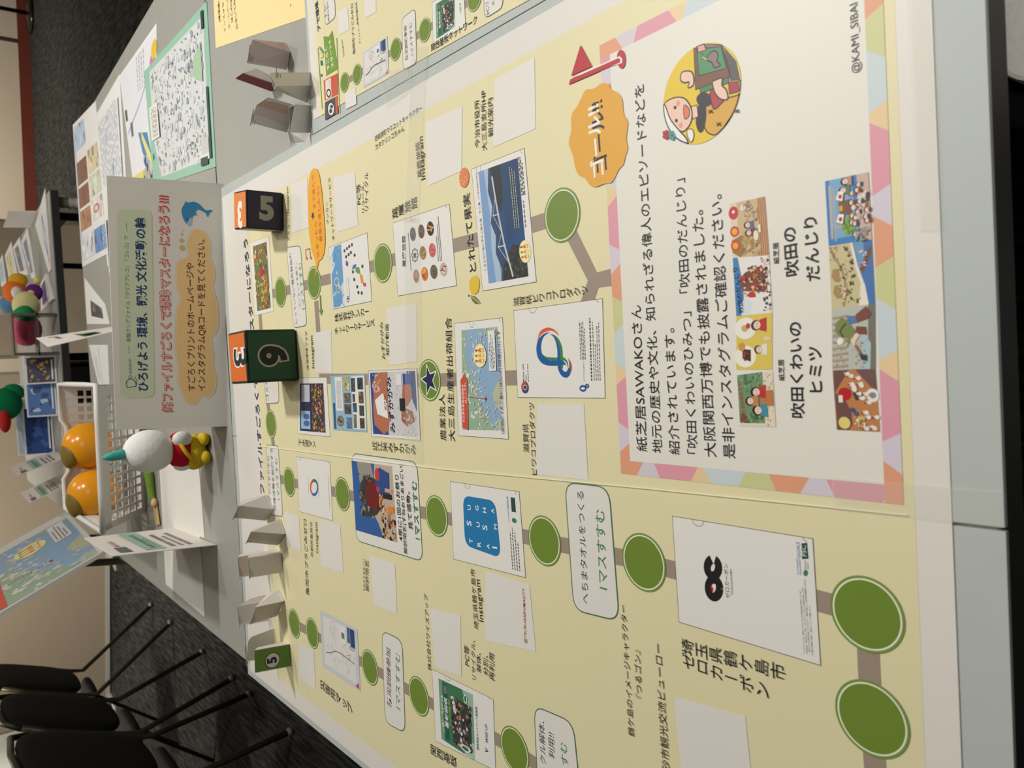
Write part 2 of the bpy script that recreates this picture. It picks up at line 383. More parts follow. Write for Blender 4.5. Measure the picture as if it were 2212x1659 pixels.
# ------------------------------------------------------------------ the big game poster
PL = Plane((0, 0, TOP), (1, 0, 0), (0, 1, 0))
INK = (36, 32, 34); GRN = (113, 138, 52); GRNE = (120, 148, 66); WHT = (232, 228, 220); CRM = (228, 219, 176); TAU = (158, 142, 126)
NAVY = (36, 48, 92); TXG = (62, 128, 84); RED = (196, 44, 48); CRD = (228, 224, 216)
BOARD = (184, 190, 186)
def flat(name, pts, top, th, m, parent, label=None):
    k = MB(); k.slab([Vector((x, y, top)) for x, y in pts], th, Vector((0, 0, 1))); o = k.build(name, m, parent)
    if label: o['label'] = label
    return o
poster = empty('game_poster', (-.1, .78, TAB), 'large cream board game poster with green spaces lying across the front table', 'poster', None)
bm = mat(BOARD, .45, noise=.03, nscale=30)
flat('backing_board', [(-.0965, .1615), (.2885, .1615), (.329, 1.372), (-.10, 1.386)], TOP - .0008, .0035, bm, poster, 'pale blue grey right backing board')
flat('backing_board', [(-.512, .1622), (-.0985, .1612), (-.102, 1.386), (-.526, 1.386)], TOP - .0010, .0033, bm, poster, 'pale blue grey left backing board')
sheet = flat('sheet', [(-.505, .1865), (.283, .1865), (.312, 1.36), (-.515, 1.37)], TOP - .0002, .0005, mat((226, 221, 212), .40, noise=.02, nscale=14), poster, 'white margined paper sheet')
p = Pr(PL, -.0001); p.uv([(-.470, .2055), (.262, .2055), (.272, 1.248), (-.487, 1.235)], CRM); p.build('cream_ground', sheet)
SPR = (PL.px((1214, 406)) - PL.px((1214, 525))).length / 2
# route
ROUTE_N = [0]
def route(*pts, w=.0138):
    q = Pr(PL, .00001 + 6e-6 * ROUTE_N[0]); q.pxline(pts, w, TAU); ROUTE_N[0] += 1; q.build('route_line', sheet)
route((1893, 1690), (1882, 1551), (1872, 1326)); route((1872, 1326), (1745, 1292)); route((1480, 1238), (1390, 1214), (1176, 1169), (1120, 1156))
route((985, 1124), (943, 1114), (880, 1100)); route((780, 1076), (740, 1066), (700, 1058)); route((660, 1049), (625, 1041), (603, 1034))
route((592, 975), (585, 915), (578, 868)); route((690, 818), (928, 821), (1122, 816)); route((683, 650), (688, 725), (691, 775))
route((560, 640), (606, 631), (679, 611), (720, 600)); route((795, 578), (827, 568), (866, 556)); route((970, 533), (1045, 514)); route((1140, 489), (1214, 465))
route((1214, 465), (1284, 606), (1335, 596)); route((1284, 606), (1263, 668)); route((560, 655), (563, 700), (566, 735))
route((636, 1347), (675, 1368), (700, 1383)); route((772, 1424), (799, 1441), (836, 1461)); route((866, 1481), (905, 1503), (940, 1524)); route((1062, 1590), (1112, 1620), (1180, 1665))
def space(c, r=SPR, pl=PL, par=None, h=.0004):
    q = Pr(pl, h); c = pl.px(c); q.disc(c, r, GRNE); q.disc(c, r*.93, (236, 236, 220)); q.disc(c, r*.885, GRN)
    return q.build('space_marker', par or sheet)
for c in [(1214, 465), (1872, 1326.5), (1882.5, 1552), (1390.5, 1214.5), (1176, 1168), (943, 1114.5), (740, 1067), (625, 1041), (827, 568.5), (678.7, 611), (606, 631), (585.5, 915.5),
          (636, 1346.7), (674.6, 1367.6), (799, 1441.4), (905, 1503.5), (1111.7, 1620)]: space(c)
q = Pr(PL, .0004); c = PL.px((927.7, 821)); q.disc(c, SPR, GRNE); q.disc(c, SPR*.93, (236, 236, 220)); q.disc(c, SPR*.885, GRN)
for rad, col in ((.84, (240, 240, 232)), (.68, (34, 38, 84))):
    q.uv([(c.x + SPR*rad*(1 if i % 2 == 0 else .42)*sin(pi*i/5 + .08), c.y + SPR*rad*(1 if i % 2 == 0 else .42)*cos(pi*i/5 + .08)) for i in range(10)], col)
q.build('space_marker', sheet, 'green space with a navy star')
# captions
def cap(rows, col=INK, bold=0, name='caption', par=None, pl=PL, h=.0006, asp=1):
    q = Pr(pl, h)
    for r in rows:
        if len(r) == 3: q.text(r[0], r[1], r[2], col, bold, asp)
        else: q.vtext(r[0], r[1], r[2], r[3], col, bold)
    return q.build(name, par or sheet)
cap([('株式会社ワイズアップ', (932.8, 1449.7), (924.2, 1284.3))]); 
cap([('PC等', (1014.9, 1440.5), (1014, 1397.5)), ('リサイクル、', (1028.7, 1470.6), (1026.3, 1383.6)), ('解体、', (1040.4, 1454.3), (1039.5, 1411.3)), ('分別、', (1055.8, 1461.4), (1054.3, 1416.8)), ('再利用', (1069.3, 1472.8), (1068.7, 1414.4))])
cap([('埼玉県鶴ケ島市', (1034.9, 1360.6), (1026.3, 1229.9)), ('Instagram', (1048, 1344.6), (1040, 1253))])
cap([('@TSURUGASHIMACITY', (1140, 1390.7), (1135.7, 1271.4))], (176, 92, 48), .008)
cap([('脚折雨乞', (797.6, 1279), (796.7, 1211.5)), ('すねおりあまごい', (789, 1278), (788, 1208))])
cap([('亀岡市プラごみゼロ', (668.5, 1287.4), (662.4, 1123))]); cap([('京都府亀岡市', (677, 1205), (675, 1128)), ('Instagram', (689.5, 1196), (687.5, 1130))])
cap([('農業法人', (964.8, 952), (960.8, 851.7)), ('大三島生産者出荷組合', (983.8, 954), (975.7, 685))])
cap([('滋賀県', (1143.4, 977.9), (1142, 915.5)), ('ビワコプロダクツ', (1161, 1026.7), (1154.2, 869.4))])
cap([('とれたて果実', (1030, 584.6), (1015, 415))], INK, .006)
cap([('萬鷹旅館', (912, 381), (906.5, 305)), ('Instagram', (922, 385), (916, 291.6))])
cap([('今治市役所', (1037, 317.4), (1036, 214)), ('大三島支所HP', (1052.5, 324), (1050, 193)), ('観光案内', (1066.6, 293), (1065, 210))])
cap([('西和賀町マスコットキャラクター', (811, 306.5), (912, 239)), ('カタクリンコちゃん', (812, 325), (874, 283))])
cap([('アンカー', (711, 483), (708.5, 435.4)), ('ネットワークサービス', (723.4, 518), (714, 382.5))])
cap([('アミューゴInstagram', (627, 521), (624, 403))])
cap([('PC等', (780.4, 440.9), (779, 396)), ('リユース、', (788.5, 458.5), (787, 393)), ('リサイクル', (796, 454.5), (795, 371.7))])
cap([('みずかがみ', (833, 775.9), (827.3, 694.5)), ('紹介動画', (842, 767.7), (840, 700))])
cap([('淡海環境プラザ', (667.8, 799), (663.7, 714.8)), ('Instagram', (681.4, 794.9), (677.3, 724.3))])
cap([('鶴ケ島のイメージキャラクター', (1372, 1592.7), (1353.6, 1308.3)), ('『つるゴン』', (1389, 1511.2), (1384.4, 1406.7))])
cap([('砂市観光交流ビューロー', (1449, 1670), (1430.5, 1392.9))])
cap([('埼玉県鶴ケ島市', (1485.8, 1397.5), (1681, 1449.7), .0205), ('ゼロカーボン', (1487.3, 1428.2), (1647.2, 1489.7), .0205)])
cap([('滋賀県ビワコプロダクツ', (1115.5, 651.5), (1263.5, 626.5), .0135)])
cap([('株式会社アンカー', (727.5, 686.3), (793, 672.8), .0135), ('ネットワークサービス', (727, 714.8), (805.3, 697.2), .0135)])
cap([('萬鷹旅館', (854, 460), (895, 439), .0145)], INK, .004); cap([('下水道マン', (648.8, 954.8), (678.7, 960), .0125)]); cap([('近江米みずかがみ', (810, 963), (893, 971), .0150)])
cap([('関西基板', (936.5, 1620.3), (979.6, 1643.4), .0150)]); cap([('災害用マップ', (697, 1480), (756, 1529), .0125)])
cap([('ファイルすごろくで', (572, 1068), (557, 813))], NAVY, .02, 'title_lettering'); cap([('スターになろう', (549.5, 712), (534.5, 514))], NAVY, .02, 'title_lettering')
# blank label patches (where codes were printed)
def patch(*q): k = Pr(PL, .0002); k.px(q, CRD); k.build('blank_label', sheet)
patch((1069, 171), (1154.7, 124.8), (1157.4, 278), (1065, 318.7)); patch((918.7, 264.5), (998.7, 230.6), (997.4, 369), (925.5, 401.5))
patch((1161, 872), (1261.4, 872.6), (1271, 1037.5), (1157, 1025)); patch((834.6, 666), (900.5, 655), (901, 781), (841.4, 789.4))
patch((928.8, 1314.5), (995.5, 1329.8), (996.5, 1460.5), (939.6, 1440.5)); patch((1048.7, 1233), (1144, 1263.7), (1157.9, 1408), (1048.7, 1383.6))
patch((688, 1120), (735, 1135), (742, 1238), (694, 1222)); patch((799.7, 1200.7), (853.5, 1219), (858, 1325), (807.4, 1306.8))
patch((720.7, 385), (766.8, 370.3), (773.6, 487), (727.5, 501.9)); patch((628.5, 398.8), (663.7, 385), (667, 491), (631, 503))
patch((678.7, 719), (715.3, 712), (718, 805), (681.4, 805)); patch((1456.6, 1505), (1610, 1546.6), (1628, 1720), (1475, 1700))
patch((643, 1386.7), (678, 1405), (682, 1490), (646, 1463.6)); patch((615, 1105), (645.6, 1116), (650, 1190), (620, 1180))
# speech bubbles
def bubble(q, rows, r=.014, edge=(72, 118, 80)):
    k = Pr(PL, .00025); k.rrect(q, r, CRD, edge, .0011)
    for t, a, b, col, bo in rows: k.text(t, a, b, col, bo)
    return k.build('speech_bubble', sheet)
bubble([(825.2, 1362), (868.9, 1383.6), (875.7, 1583.4), (832.6, 1560.4)], [('防災訓練参加', (846.5, 1528), (844.3, 1403.6), INK, .012), ('1マスすすむ', (865.8, 1535.2), (864.3, 1414.4), TXG, .012)])
bubble([(1220.7, 1041.6), (1315.6, 1052.4), (1338, 1342), (1239.9, 1317.5)], [('へちまタオルをつくる', (1273, 1306), (1261.4, 1062), INK, .006), ('1マスすすむ', (1313.7, 1276), (1306, 1102.6), TXG, .014)])
bubble([(1154, 1524), (1238, 1560), (1262, 1790), (1165, 1760)], [('クル解体、', (1180.5, 1654), (1176.9, 1558.9), INK, .008), ('利用!!', (1199.9, 1642), (1197.8, 1586.5), INK, .008), ('すむ', (1229, 1657), (1224.5, 1608), TXG, .014)])
bubble([(619, 534.4), (649, 531), (663, 702.6), (635, 708.6)], [('使っていない電気製品の', (643.5, 700), (629.5, 546), INK, .01), ('コンセントを抜く。', (650.5, 663), (641, 567), INK, .01), ('1マスすすむ', (659.5, 667), (651, 565.6), TXG, .01)], .009)
bubble([(575, 961), (601, 963), (611, 1116), (584, 1112)], [('イアユモドキの', (587, 1085), (582, 985), INK, .008), ('保護活動を勉強する', (597, 1105), (589, 968), INK, .01), ('1マスすすむ', (605, 1080), (599, 990), TXG, .01)], .009)
bubble([(569, 800), (600, 796), (603, 870), (575, 872)], [('ゴミの', (581, 866), (577, 815), INK, .008)], .009)
k = Pr(PL, .0002); k.rrect([(760, 979), (901, 998), (913.5, 1213), (770.3, 1167.7)], .014, CRD, (72, 118, 80), .0011)
P1 = Pic(k, [(769.5, 1145), (759.5, 995), (847.4, 1007), (859, 1172)])
P1.fill((46, 92, 158)); P1.poly([(0, .3), (.2, .42), (.3, .52), (1, .42), (1, 0), (0, 0)], (190, 172, 150)); P1.poly([(.62, .8), (1, .86), (1, .5), (.75, .45)], (150, 146, 134))
P1.blobs(60, (0, 0, .42, .34), .045, [(52, 40, 34), (196, 174, 146), (150, 120, 92), (30, 28, 28), (206, 120, 60)], 4)
P1.poly([(.3, .44), (.24, .62), (.36, .74), (.52, .82), (.7, .80), (.82, .66), (.8, .44), (.66, .30), (.42, .30)], (56, 58, 52))
P1.blobs(50, (.24, .5, .84, .84), .05, [(40, 44, 38), (92, 88, 78), (150, 140, 126), (64, 60, 54)], 5)
P1.poly([(.36, .4), (.40, .64), (.56, .68), (.74, .62), (.76, .42), (.6, .34)], (110, 28, 30)); P1.blobs(26, (.34, .24, .72, .36), .04, [(196, 60, 50), (226, 190, 170), (40, 36, 32), (206, 150, 60)], 6)
P1.poly([(.62, .10), (.60, .36), (.72, .42), (.86, .40), (.96, .3), (.9, .08)], (44, 74, 140)); P1.ell(.86, .36, .09, .05, (206, 56, 56)); P1.ell(.66, .36, .04, .04, (206, 56, 66))
P1.rect(.55, .05, .62, .26, (40, 34, 30)); P1.rect(.64, .04, .69, .2, (206, 160, 130)); P1.rect(.38, .02, .46, .16, (224, 130, 60))
for t, a, b, col, bo in [('4年に1回のお祭り', (871, 1169), (861.8, 1026), INK, .014), ('脚折雨乞(すねおりあまごい)', (882, 1197.6), (871.5, 1002), INK, .014), ('見て感動。', (893, 1144.7), (886, 1062), INK, .014), ('1マスすすむ', (908.5, 1166.4), (900.5, 1040), TXG, .014)]: k.text(t, a, b, col, bo)
k.build('speech_bubble', sheet, 'bubble with a festival photograph')
# orange hint bubble with pointer
k = Pr(PL, .0007)
K22 = crop(600, 350, .27125)
k.px([K22(*t) for t in [(293, 945), (308, 840), (302, 790), (272, 700), (252, 560), (244, 400), (244, 240), (252, 130), (268, 72), (292, 48), (318, 58), (336, 110), (352, 220), (366, 360), (378, 520), (382, 640), (374, 720), (355, 770), (330, 792), (318, 850)]], (240, 172, 46))
k.text('止まったら', (691, 555), (685.5, 478), (196, 52, 44), .012); k.text('まで進んで', (683, 449), (679.5, 376), (196, 52, 44), .012); k.text('音楽を楽しもう!!', (697.6, 522), (691, 401.5), (196, 52, 44), .012)
cc = PL.px((677, 466)); k.uv([(cc.x + .0062*(1 if i % 2 == 0 else .42)*sin(pi*i/5), cc.y + .0062*(1 if i % 2 == 0 else .42)*cos(pi*i/5)) for i in range(10)], NAVY)
k.build('hint_bubble', sheet, 'orange bubble with red lettering')
k = Pr(PL, .0005); k.pxline([K22(340, 1062), K22(346, 1190)], .004, (110, 146, 78)); k.px([K22(330, 1178), K22(362, 1174), K22(349, 1222)], (110, 146, 78)); k.build('arrow', sheet)
k = Pr(PL, .0005); k.pxline([K22(228, 762), K22(222, 700), K22(256, 688), K22(262, 758)], .0018, (206, 110, 104)); k.pxell(K22(232, 768), 2, 3, (206, 110, 104)); k.pxell(K22(266, 764), 2, 3, (206, 110, 104)); k.build('music_note', sheet)
# folder pictures ----------------------------------------------------------
LN = (70, 62, 58)
def folder(q, f, label=None, ground=(232, 229, 222), notch=None, edge=LN):
    k = Pr(PL, .0002); P_ = Pic(k, q); P_.fill(ground); P_.frame(.0006, edge)
    if notch:
        a, b, ra, rb = notch; P_.line([(a + ra*cos(t*pi/12), b + rb*sin(t*pi/12)) for t in range(0, 13)] if rb > 0 else [], .0005, (110, 104, 98))
    f(k, P_)
    o = k.build('folder_picture', sheet)
    if label: o['label'] = label
def tabs(P_, at=.28, side='r'):
    P_.line([(1 - .055*sin(pi*i/10), at + .045*cos(pi*i/10)) for i in range(11)], .0005, (120, 112, 106))
    P_.line([(1 - .03*sin(pi*i/10), .035 + .025*cos(pi*i/10)) for i in range(6)], .0005, (120, 112, 106))
def ring(P_, a, b, ra, rb, w, t0, t1, col, n=26): P_.line([(a + ra*cos(t0 + (t1-t0)*i/n), b + rb*sin(t0 + (t1-t0)*i/n)) for i in range(n+1)], w, col)
def juice(P_, a, b, ra, rb):
    P_.ell(a, b, ra, rb, (244, 232, 170))
    for i, (dx, c) in enumerate(((-.45, (214, 140, 50)), (.0, (230, 170, 60)), (.45, (206, 120, 44)))):
        x = a + dx*ra; P_.rect(x - .16*ra, b - .62*rb, x + .16*ra, b + .1*rb, c); P_.rect(x - .07*ra, b + .1*rb, x + .07*ra, b + .5*rb, c); P_.rect(x - .09*ra, b + .5*rb, x + .09*ra, b + .72*rb, [(150, 70, 40), (60, 120, 70), (120, 60, 40)][i])
        P_.rect(x - .13*ra, b - .5*rb, x + .13*ra, b - .2*rb, (240, 226, 190))
def curvepoly(P_, outer, inner, col): P_.poly(outer + inner[::-1], col)
K5 = crop(980, 600, .16276)
def lake(k, P_):
    tabs(P_, .76)
    def B(pts, n=10):          # smooth curve through photo points (Catmull-Rom)
        pts = [Vector(K5(*t)) for t in pts]; o = []
        for i in range(len(pts) - 1):
            p0, p1, p2, p3 = pts[max(i-1, 0)], pts[i], pts[i+1], pts[min(i+2, len(pts)-1)]
            for j in range(n):
                t = j / n; o.append(.5*((2*p1) + (p2-p0)*t + (2*p0-5*p1+4*p2-p3)*t*t + (3*p1-p0-3*p2+p3)*t**3))
        return o + [pts[-1]]
    def band(a, b, col):
        A, Bb = B(a), B(b); n = len(A); m = len(Bb); mi = k._mi(col)
        for i in range(n - 1):
            j0, j1 = int(i*(m-1)/(n-1)), int((i+1)*(m-1)/(n-1)); s0 = len(k.v)
            k.v += [PL.at(PL.px(A[i]), k.h), PL.at(PL.px(A[i+1]), k.h), PL.at(PL.px(Bb[j1]), k.h), PL.at(PL.px(Bb[j0]), k.h)]; k.f.append((s0, s0+1, s0+2, s0+3)); k.m.append(mi)
        k.up()
    OR, BL, GR = (222, 94, 52), (22, 92, 158), (56, 134, 78)
    band([(1112, 850), (1140, 730), (1200, 675), (1270, 660), (1340, 690), (1385, 735), (1400, 770)], [(1114, 860), (1150, 770), (1210, 725), (1275, 705), (1330, 715), (1375, 748), (1399, 772)], OR)
    band([(1520, 1065), (1560, 1120), (1575, 1190), (1560, 1260), (1530, 1310), (1490, 1328)], [(1520, 1067), (1540, 1130), (1550, 1190), (1545, 1240), (1525, 1290), (1490, 1328)], OR)
    band([(1282, 748), (1340, 760), (1395, 810), (1430, 880), (1448, 960), (1452, 1080), (1455, 1200)], [(1284, 752), (1330, 785), (1370, 850), (1400, 930), (1412, 1010), (1418, 1090), (1425, 1210)], GR)
    band([(1190, 1020), (1230, 1048), (1290, 1056), (1380, 1058), (1460, 1055), (1500, 1090), (1520, 1130), (1524, 1192)], [(1200, 1050), (1240, 1080), (1300, 1094), (1380, 1096), (1440, 1092), (1480, 1110), (1505, 1140), (1522, 1196)], GR)
    band([(1282, 722), (1220, 735), (1160, 775), (1115, 850), (1100, 950), (1118, 1050), (1165, 1125), (1230, 1160), (1300, 1168), (1380, 1166), (1450, 1160), (1490, 1158), (1522, 1192)],
         [(1284, 726), (1240, 748), (1195, 790), (1168, 870), (1165, 950), (1180, 1010), (1225, 1065), (1275, 1092), (1320, 1096), (1380, 1097), (1440, 1095), (1480, 1130), (1522, 1194)], BL)
    band([(1284, 748), (1330, 790), (1362, 870), (1378, 970), (1380, 1080), (1385, 1190), (1410, 1265), (1450, 1312), (1500, 1328), (1535, 1300), (1552, 1250), (1556, 1200), (1545, 1130), (1520, 1068)],
         [(1284, 748), (1345, 785), (1392, 880), (1412, 970), (1417, 1080), (1425, 1170), (1445, 1215), (1475, 1245), (1502, 1240), (1525, 1200), (1535, 1190), (1537, 1180), (1535, 1130), (1520, 1068)], BL)
    ring(P_, .115, .90, .05, .036, .003, 0, 2.2, (200, 90, 60)); ring(P_, .115, .90, .05, .036, .003, 2.2, 4.3, (60, 70, 110)); ring(P_, .115, .90, .05, .036, .003, 4.3, 6.28, (120, 90, 90)); P_.ell(.115, .90, .022, .018, (40, 56, 110))
    P_.text('Mother Lake', .18, .905, .38, .905, INK, .012); P_.text('Goals', .18, .875, .26, .875, INK, .012); P_.dashes([(.18, .85, .38)], INK, .008)
    P_.text('ビワコプロダクツ', .18, .20, .385, .20, INK); ring(P_, .10, .225, .025, .03, .0016, 0, 6.28, (36, 80, 140)); ring(P_, .125, .18, .014, .016, .0014, 0, 6.28, (36, 80, 140))
    P_.dashes([(.4, .235, .80), (.4, .218, .78), (.4, .202, .79), (.4, .186, .72)], (90, 84, 80), .007); P_.dashes([(.18, .125, .82)], (50, 46, 46), .012)
    P_.dashes([(.18, .10, .78), (.18, .08, .55), (.18, .06, .74), (.18, .04, .77)], (96, 90, 86), .007)
folder([(1119, 858.5), (1110, 671), (1301.5, 645), (1307.5, 860)], lake, 'white folder picture with a blue and green looped ribbon')
def seamap(k, P_):
    tabs(P_, .62); M_ = Pic(k, [(1000, 928), (997.4, 713.5), (1074.7, 705.9), (1085.5, 930)]); island_map(M_)
    P_.text('〈吹田IC→大三島IC(282km約3時間25分)です', .04, .045, .90, .045, INK, .006)
def island_map(M_):
    M_.fill((142, 174, 204)); M_.poly([(0, 1), (0, .14), (.10, .30), (.22, .42), (.3, .56), (.5, .68), (.62, .84), (.78, .9), (1, .84), (1, 1)], (152, 178, 152))
    M_.poly([(0, .0), (0, .14), (.06, .2), (.12, .1), (.1, 0)], (176, 190, 176)); M_.poly([(.18, 0), (.24, .14), (.36, .2), (.44, .1), (.5, 0)], (190, 190, 160)); M_.poly([(.88, 0), (.9, .3), (1, .44), (1, 0)], (160, 182, 160))
    M_.blobs(90, (0, .45, 1, 1), .022, [(226, 222, 208), (208, 204, 190), (168, 186, 166), (232, 226, 214)], 11); M_.blobs(46, (.12, .3, .6, .75), .02, [(226, 218, 206), (166, 190, 206), (214, 206, 190)], 12)
    M_.blobs(26, (0, .02, .3, .5), .016, [(220, 212, 196), (180, 196, 204)], 13); M_.blobs(14, (.84, .02, 1, .5), .018, [(226, 220, 206), (176, 194, 176)], 14)
    for i in range(13): t = i / 12; M_.ell(.33 - .02*t, .82 - .44*t, .006, .008, (176, 60, 60), 8)
    M_.ell(.31, .37, .016, .022, (170, 40, 44), 12); M_.poly([(0, .845), (.02, .99), (.50, 1.03), (.56, .93), (.49, .845)], (214, 78, 52)); M_.line([(0, .845), (.02, .99), (.50, 1.03), (.56, .93), (.49, .845), (0, .845)], .0007, (150, 158, 170))
    M_.text('大三島生産者出荷組合', .07, .925, .46, .945, (246, 240, 232), .012); M_.text('はここです!', .27, .865, .47, .872, (246, 240, 232), .01)
    juice(M_, .735, .475, .115, .17); M_.rect(.58, .06, .97, .24, (230, 230, 226)); M_.dashes([(.62, .2, .86), (.6, .16, .94), (.6, .125, .90), (.62, .09, .80)], (70, 70, 74), .016)
folder([(990.6, 941), (982, 698.6), (1085.5, 686.4), (1098.6, 948.6)], seamap, 'white folder picture with an island map and red banner')
def bridge(k, P_):
    tabs(P_, .86); B_ = Pic(k, [(1056, 612.6), (1034, 371.6), (1118.6, 341), (1142, 596.8)])
    P_.text('しまなみ海道に浮かぶ神の島　大三島', .16, .885, .72, .885, NAVY, .014); P_.text('大三島生産者出荷組合', .74, .895, .96, .895, INK, .006)
    B_.fill((122, 158, 200)); B_.poly([(0, .8), (.3, .84), (.6, .8), (1, .86), (1, .72), (0, .66)], (168, 190, 212)); B_.poly([(0, .66), (.1, .62), (.25, .74), (.4, .70), (.52, .80), (.66, .72), (.8, .80), (1, .74), (1, .4), (0, .4)], (44, 70, 104))
    B_.poly([(0, .48), (.2, .54), (.5, .55), (1, .62), (1, 0), (0, 0)], (22, 72, 122)); B_.poly([(.3, .40), (1, .5), (1, 0), (.5, 0)], (18, 62, 104)); B_.poly([(.58, .50), (.7, .62), (1, .68), (1, .44), (.8, .42), (.68, .46)], (34, 42, 44))
    B_.poly([(0, .6), (.12, .58), (.2, .46), (.3, .3), (.26, .12), (.2, 0), (0, 0)], (44, 46, 42)); B_.blobs(50, (0, .02, .26, .55), .02, [(60, 62, 54), (34, 36, 34), (80, 80, 70)], 21)
    B_.line([(.02, .36), (.3, .50), (.62, .60), (.92, .66)], .0022, (196, 200, 206)); B_.line([(.16, .45), (.30, .66), (.42, .54), (.58, .72), (.74, .62)], .0007, (196, 206, 214)); B_.line([(.30, .47), (.30, .67)], .0011, (206, 210, 214)); B_.line([(.58, .56), (.58, .73)], .001, (206, 210, 214))
    juice(P_, .24, .14, .085, .10); B_.dashes([(.42, .20, .95), (.42, .15, .93), (.42, .10, .9)], (212, 206, 150), .014, 5, .018)
    P_.dashes([(.42, .085, .62), (.66, .10, .96), (.66, .075, .95), (.66, .05, .9)], (90, 84, 80), .012)
folder([(1042.7, 628.6), (1019, 365.7), (1132.5, 320.6), (1158.8, 609)], bridge, 'folder picture with a bridge over blue sea')
def foods(k, P_):
    tabs(P_, .62); K8 = crop(840, 430, .13256)
    for (cx, cy, rx, ry), c0, pal in [((395, 573, 48, 112), (52, 56, 74), [(60, 64, 84), (80, 84, 104)]), ((532, 528, 52, 116), (112, 86, 80), [(130, 104, 96), (90, 70, 66)]), ((680, 482, 58, 118), (58, 34, 26), [(206, 150, 70), (80, 44, 30), (226, 176, 90)]),
        ((558, 878, 54, 112), (160, 130, 92), [(140, 110, 76), (180, 150, 110)]), ((712, 834, 56, 116), (206, 92, 92), [(226, 130, 124), (190, 66, 70), (90, 130, 80)]), ((450, 1256, 48, 110), (168, 122, 96), [(196, 150, 116), (140, 100, 80)]),
        ((588, 1220, 54, 114), (206, 130, 62), [(206, 60, 46), (230, 180, 90), (190, 110, 50)]), ((738, 1186, 58, 116), (100, 96, 62), [(120, 114, 76), (80, 78, 50)]), ((895, 1146, 58, 112), (206, 170, 160), [(176, 40, 50), (90, 96, 100), (230, 206, 196)])]:
        R = random.Random(cx); k.pxell(K8(cx, cy), rx*.13256, ry*.13256, c0, -.05); st = k.step; k.step = st * .15
        for _ in range(9):
            t = R.uniform(0, 6.3); d = R.uniform(0, .62); k.pxell(K8(cx + rx*d*cos(t), cy + ry*d*sin(t)), rx*.030, ry*.034, R.choice(pal), R.uniform(0, 3), 9)
        k.step = st
    pts = [K8(428 + (48 + 5*cos(8*t))*cos(t), 915 + (100 + 10*cos(8*t))*sin(t)) for t in [2*pi*i/48 for i in range(48)]]; k.pxline(pts, .0012, (52, 70, 90), True); k.text('萬', K8(455, 960), K8(452, 868), (40, 56, 78), .02)
    k.text('萬鷹旅館', K8(288, 1100), K8(276, 592), (50, 46, 46), .016); P_.dashes([(.30, .715, .80)], (90, 84, 84), .012, 6, .012); P_.dashes([(.34, .24, .66), (.34, .21, .80), (.34, .185, .9)], (90, 84, 84), .010, 7, .014)
folder([(859.9, 639.4), (848.7, 482), (970.8, 440.9), (986.5, 617)], foods, 'white folder picture with round food photographs')
def cloudy(k, P_):
    P_.rect(.02, .66, .98, .97, (104, 158, 200)); P_.poly([(.02, .78), (.16, .70), (.32, .74), (.4, .66), (.02, .66)], (206, 216, 222)); P_.poly([(.55, .97), (.7, .86), (.86, .92), (.98, .84), (.98, .97)], (214, 220, 224)); P_.blobs(20, (.02, .66, .98, .97), .04, [(130, 176, 210), (90, 146, 192), (190, 208, 220)], 31)
    ring(P_, .42, .84, .06, .06, .0016, 0, 6.28, (206, 206, 190)); ring(P_, .30, .80, .06, .06, .0016, 0, 6.28, (206, 196, 160)); 
    P_.text('アンカーネットワークサービス', .16, .575, .44, .575, (50, 54, 70), .01); ring(P_, .09, .575, .03, .03, .001, 0, 6.28, (50, 56, 70)); ring(P_, .125, .575, .02, .02, .001, 0, 6.28, (50, 56, 70)); P_.dashes([(.1, .52, .44)], (110, 110, 116), .01)
    P_.poly([(.60, .52), (.66, .50), (.71, .55), (.64, .58)], (110, 92, 160)); P_.poly([(.54, .42), (.6, .38), (.60, .30), (.54, .34)], (70, 110, 160)); P_.poly([(.50, .34), (.56, .32), (.54, .24), (.44, .22), (.46, .30)], (100, 160, 84)); P_.poly([(.30, .22), (.44, .24), (.42, .18), (.30, .16)], (226, 150, 60)); P_.poly([(.24, .16), (.30, .18), (.28, .1), (.23, .11)], (206, 70, 76))
    for a, b in [(.86, .58), (.88, .51), (.90, .45), (.91, .38), (.76, .55), (.78, .48), (.80, .42), (.74, .33), (.5, .4), (.38, .38), (.26, .32), (.17, .30), (.15, .22), (.54, .16)]: P_.ell(a, b, .026, .024, (72, 72, 84), 14)
folder([(718.8, 667.9), (710.4, 535), (793, 503), (803.4, 650.5)], cloudy, 'white folder picture with blue sky band and small map')
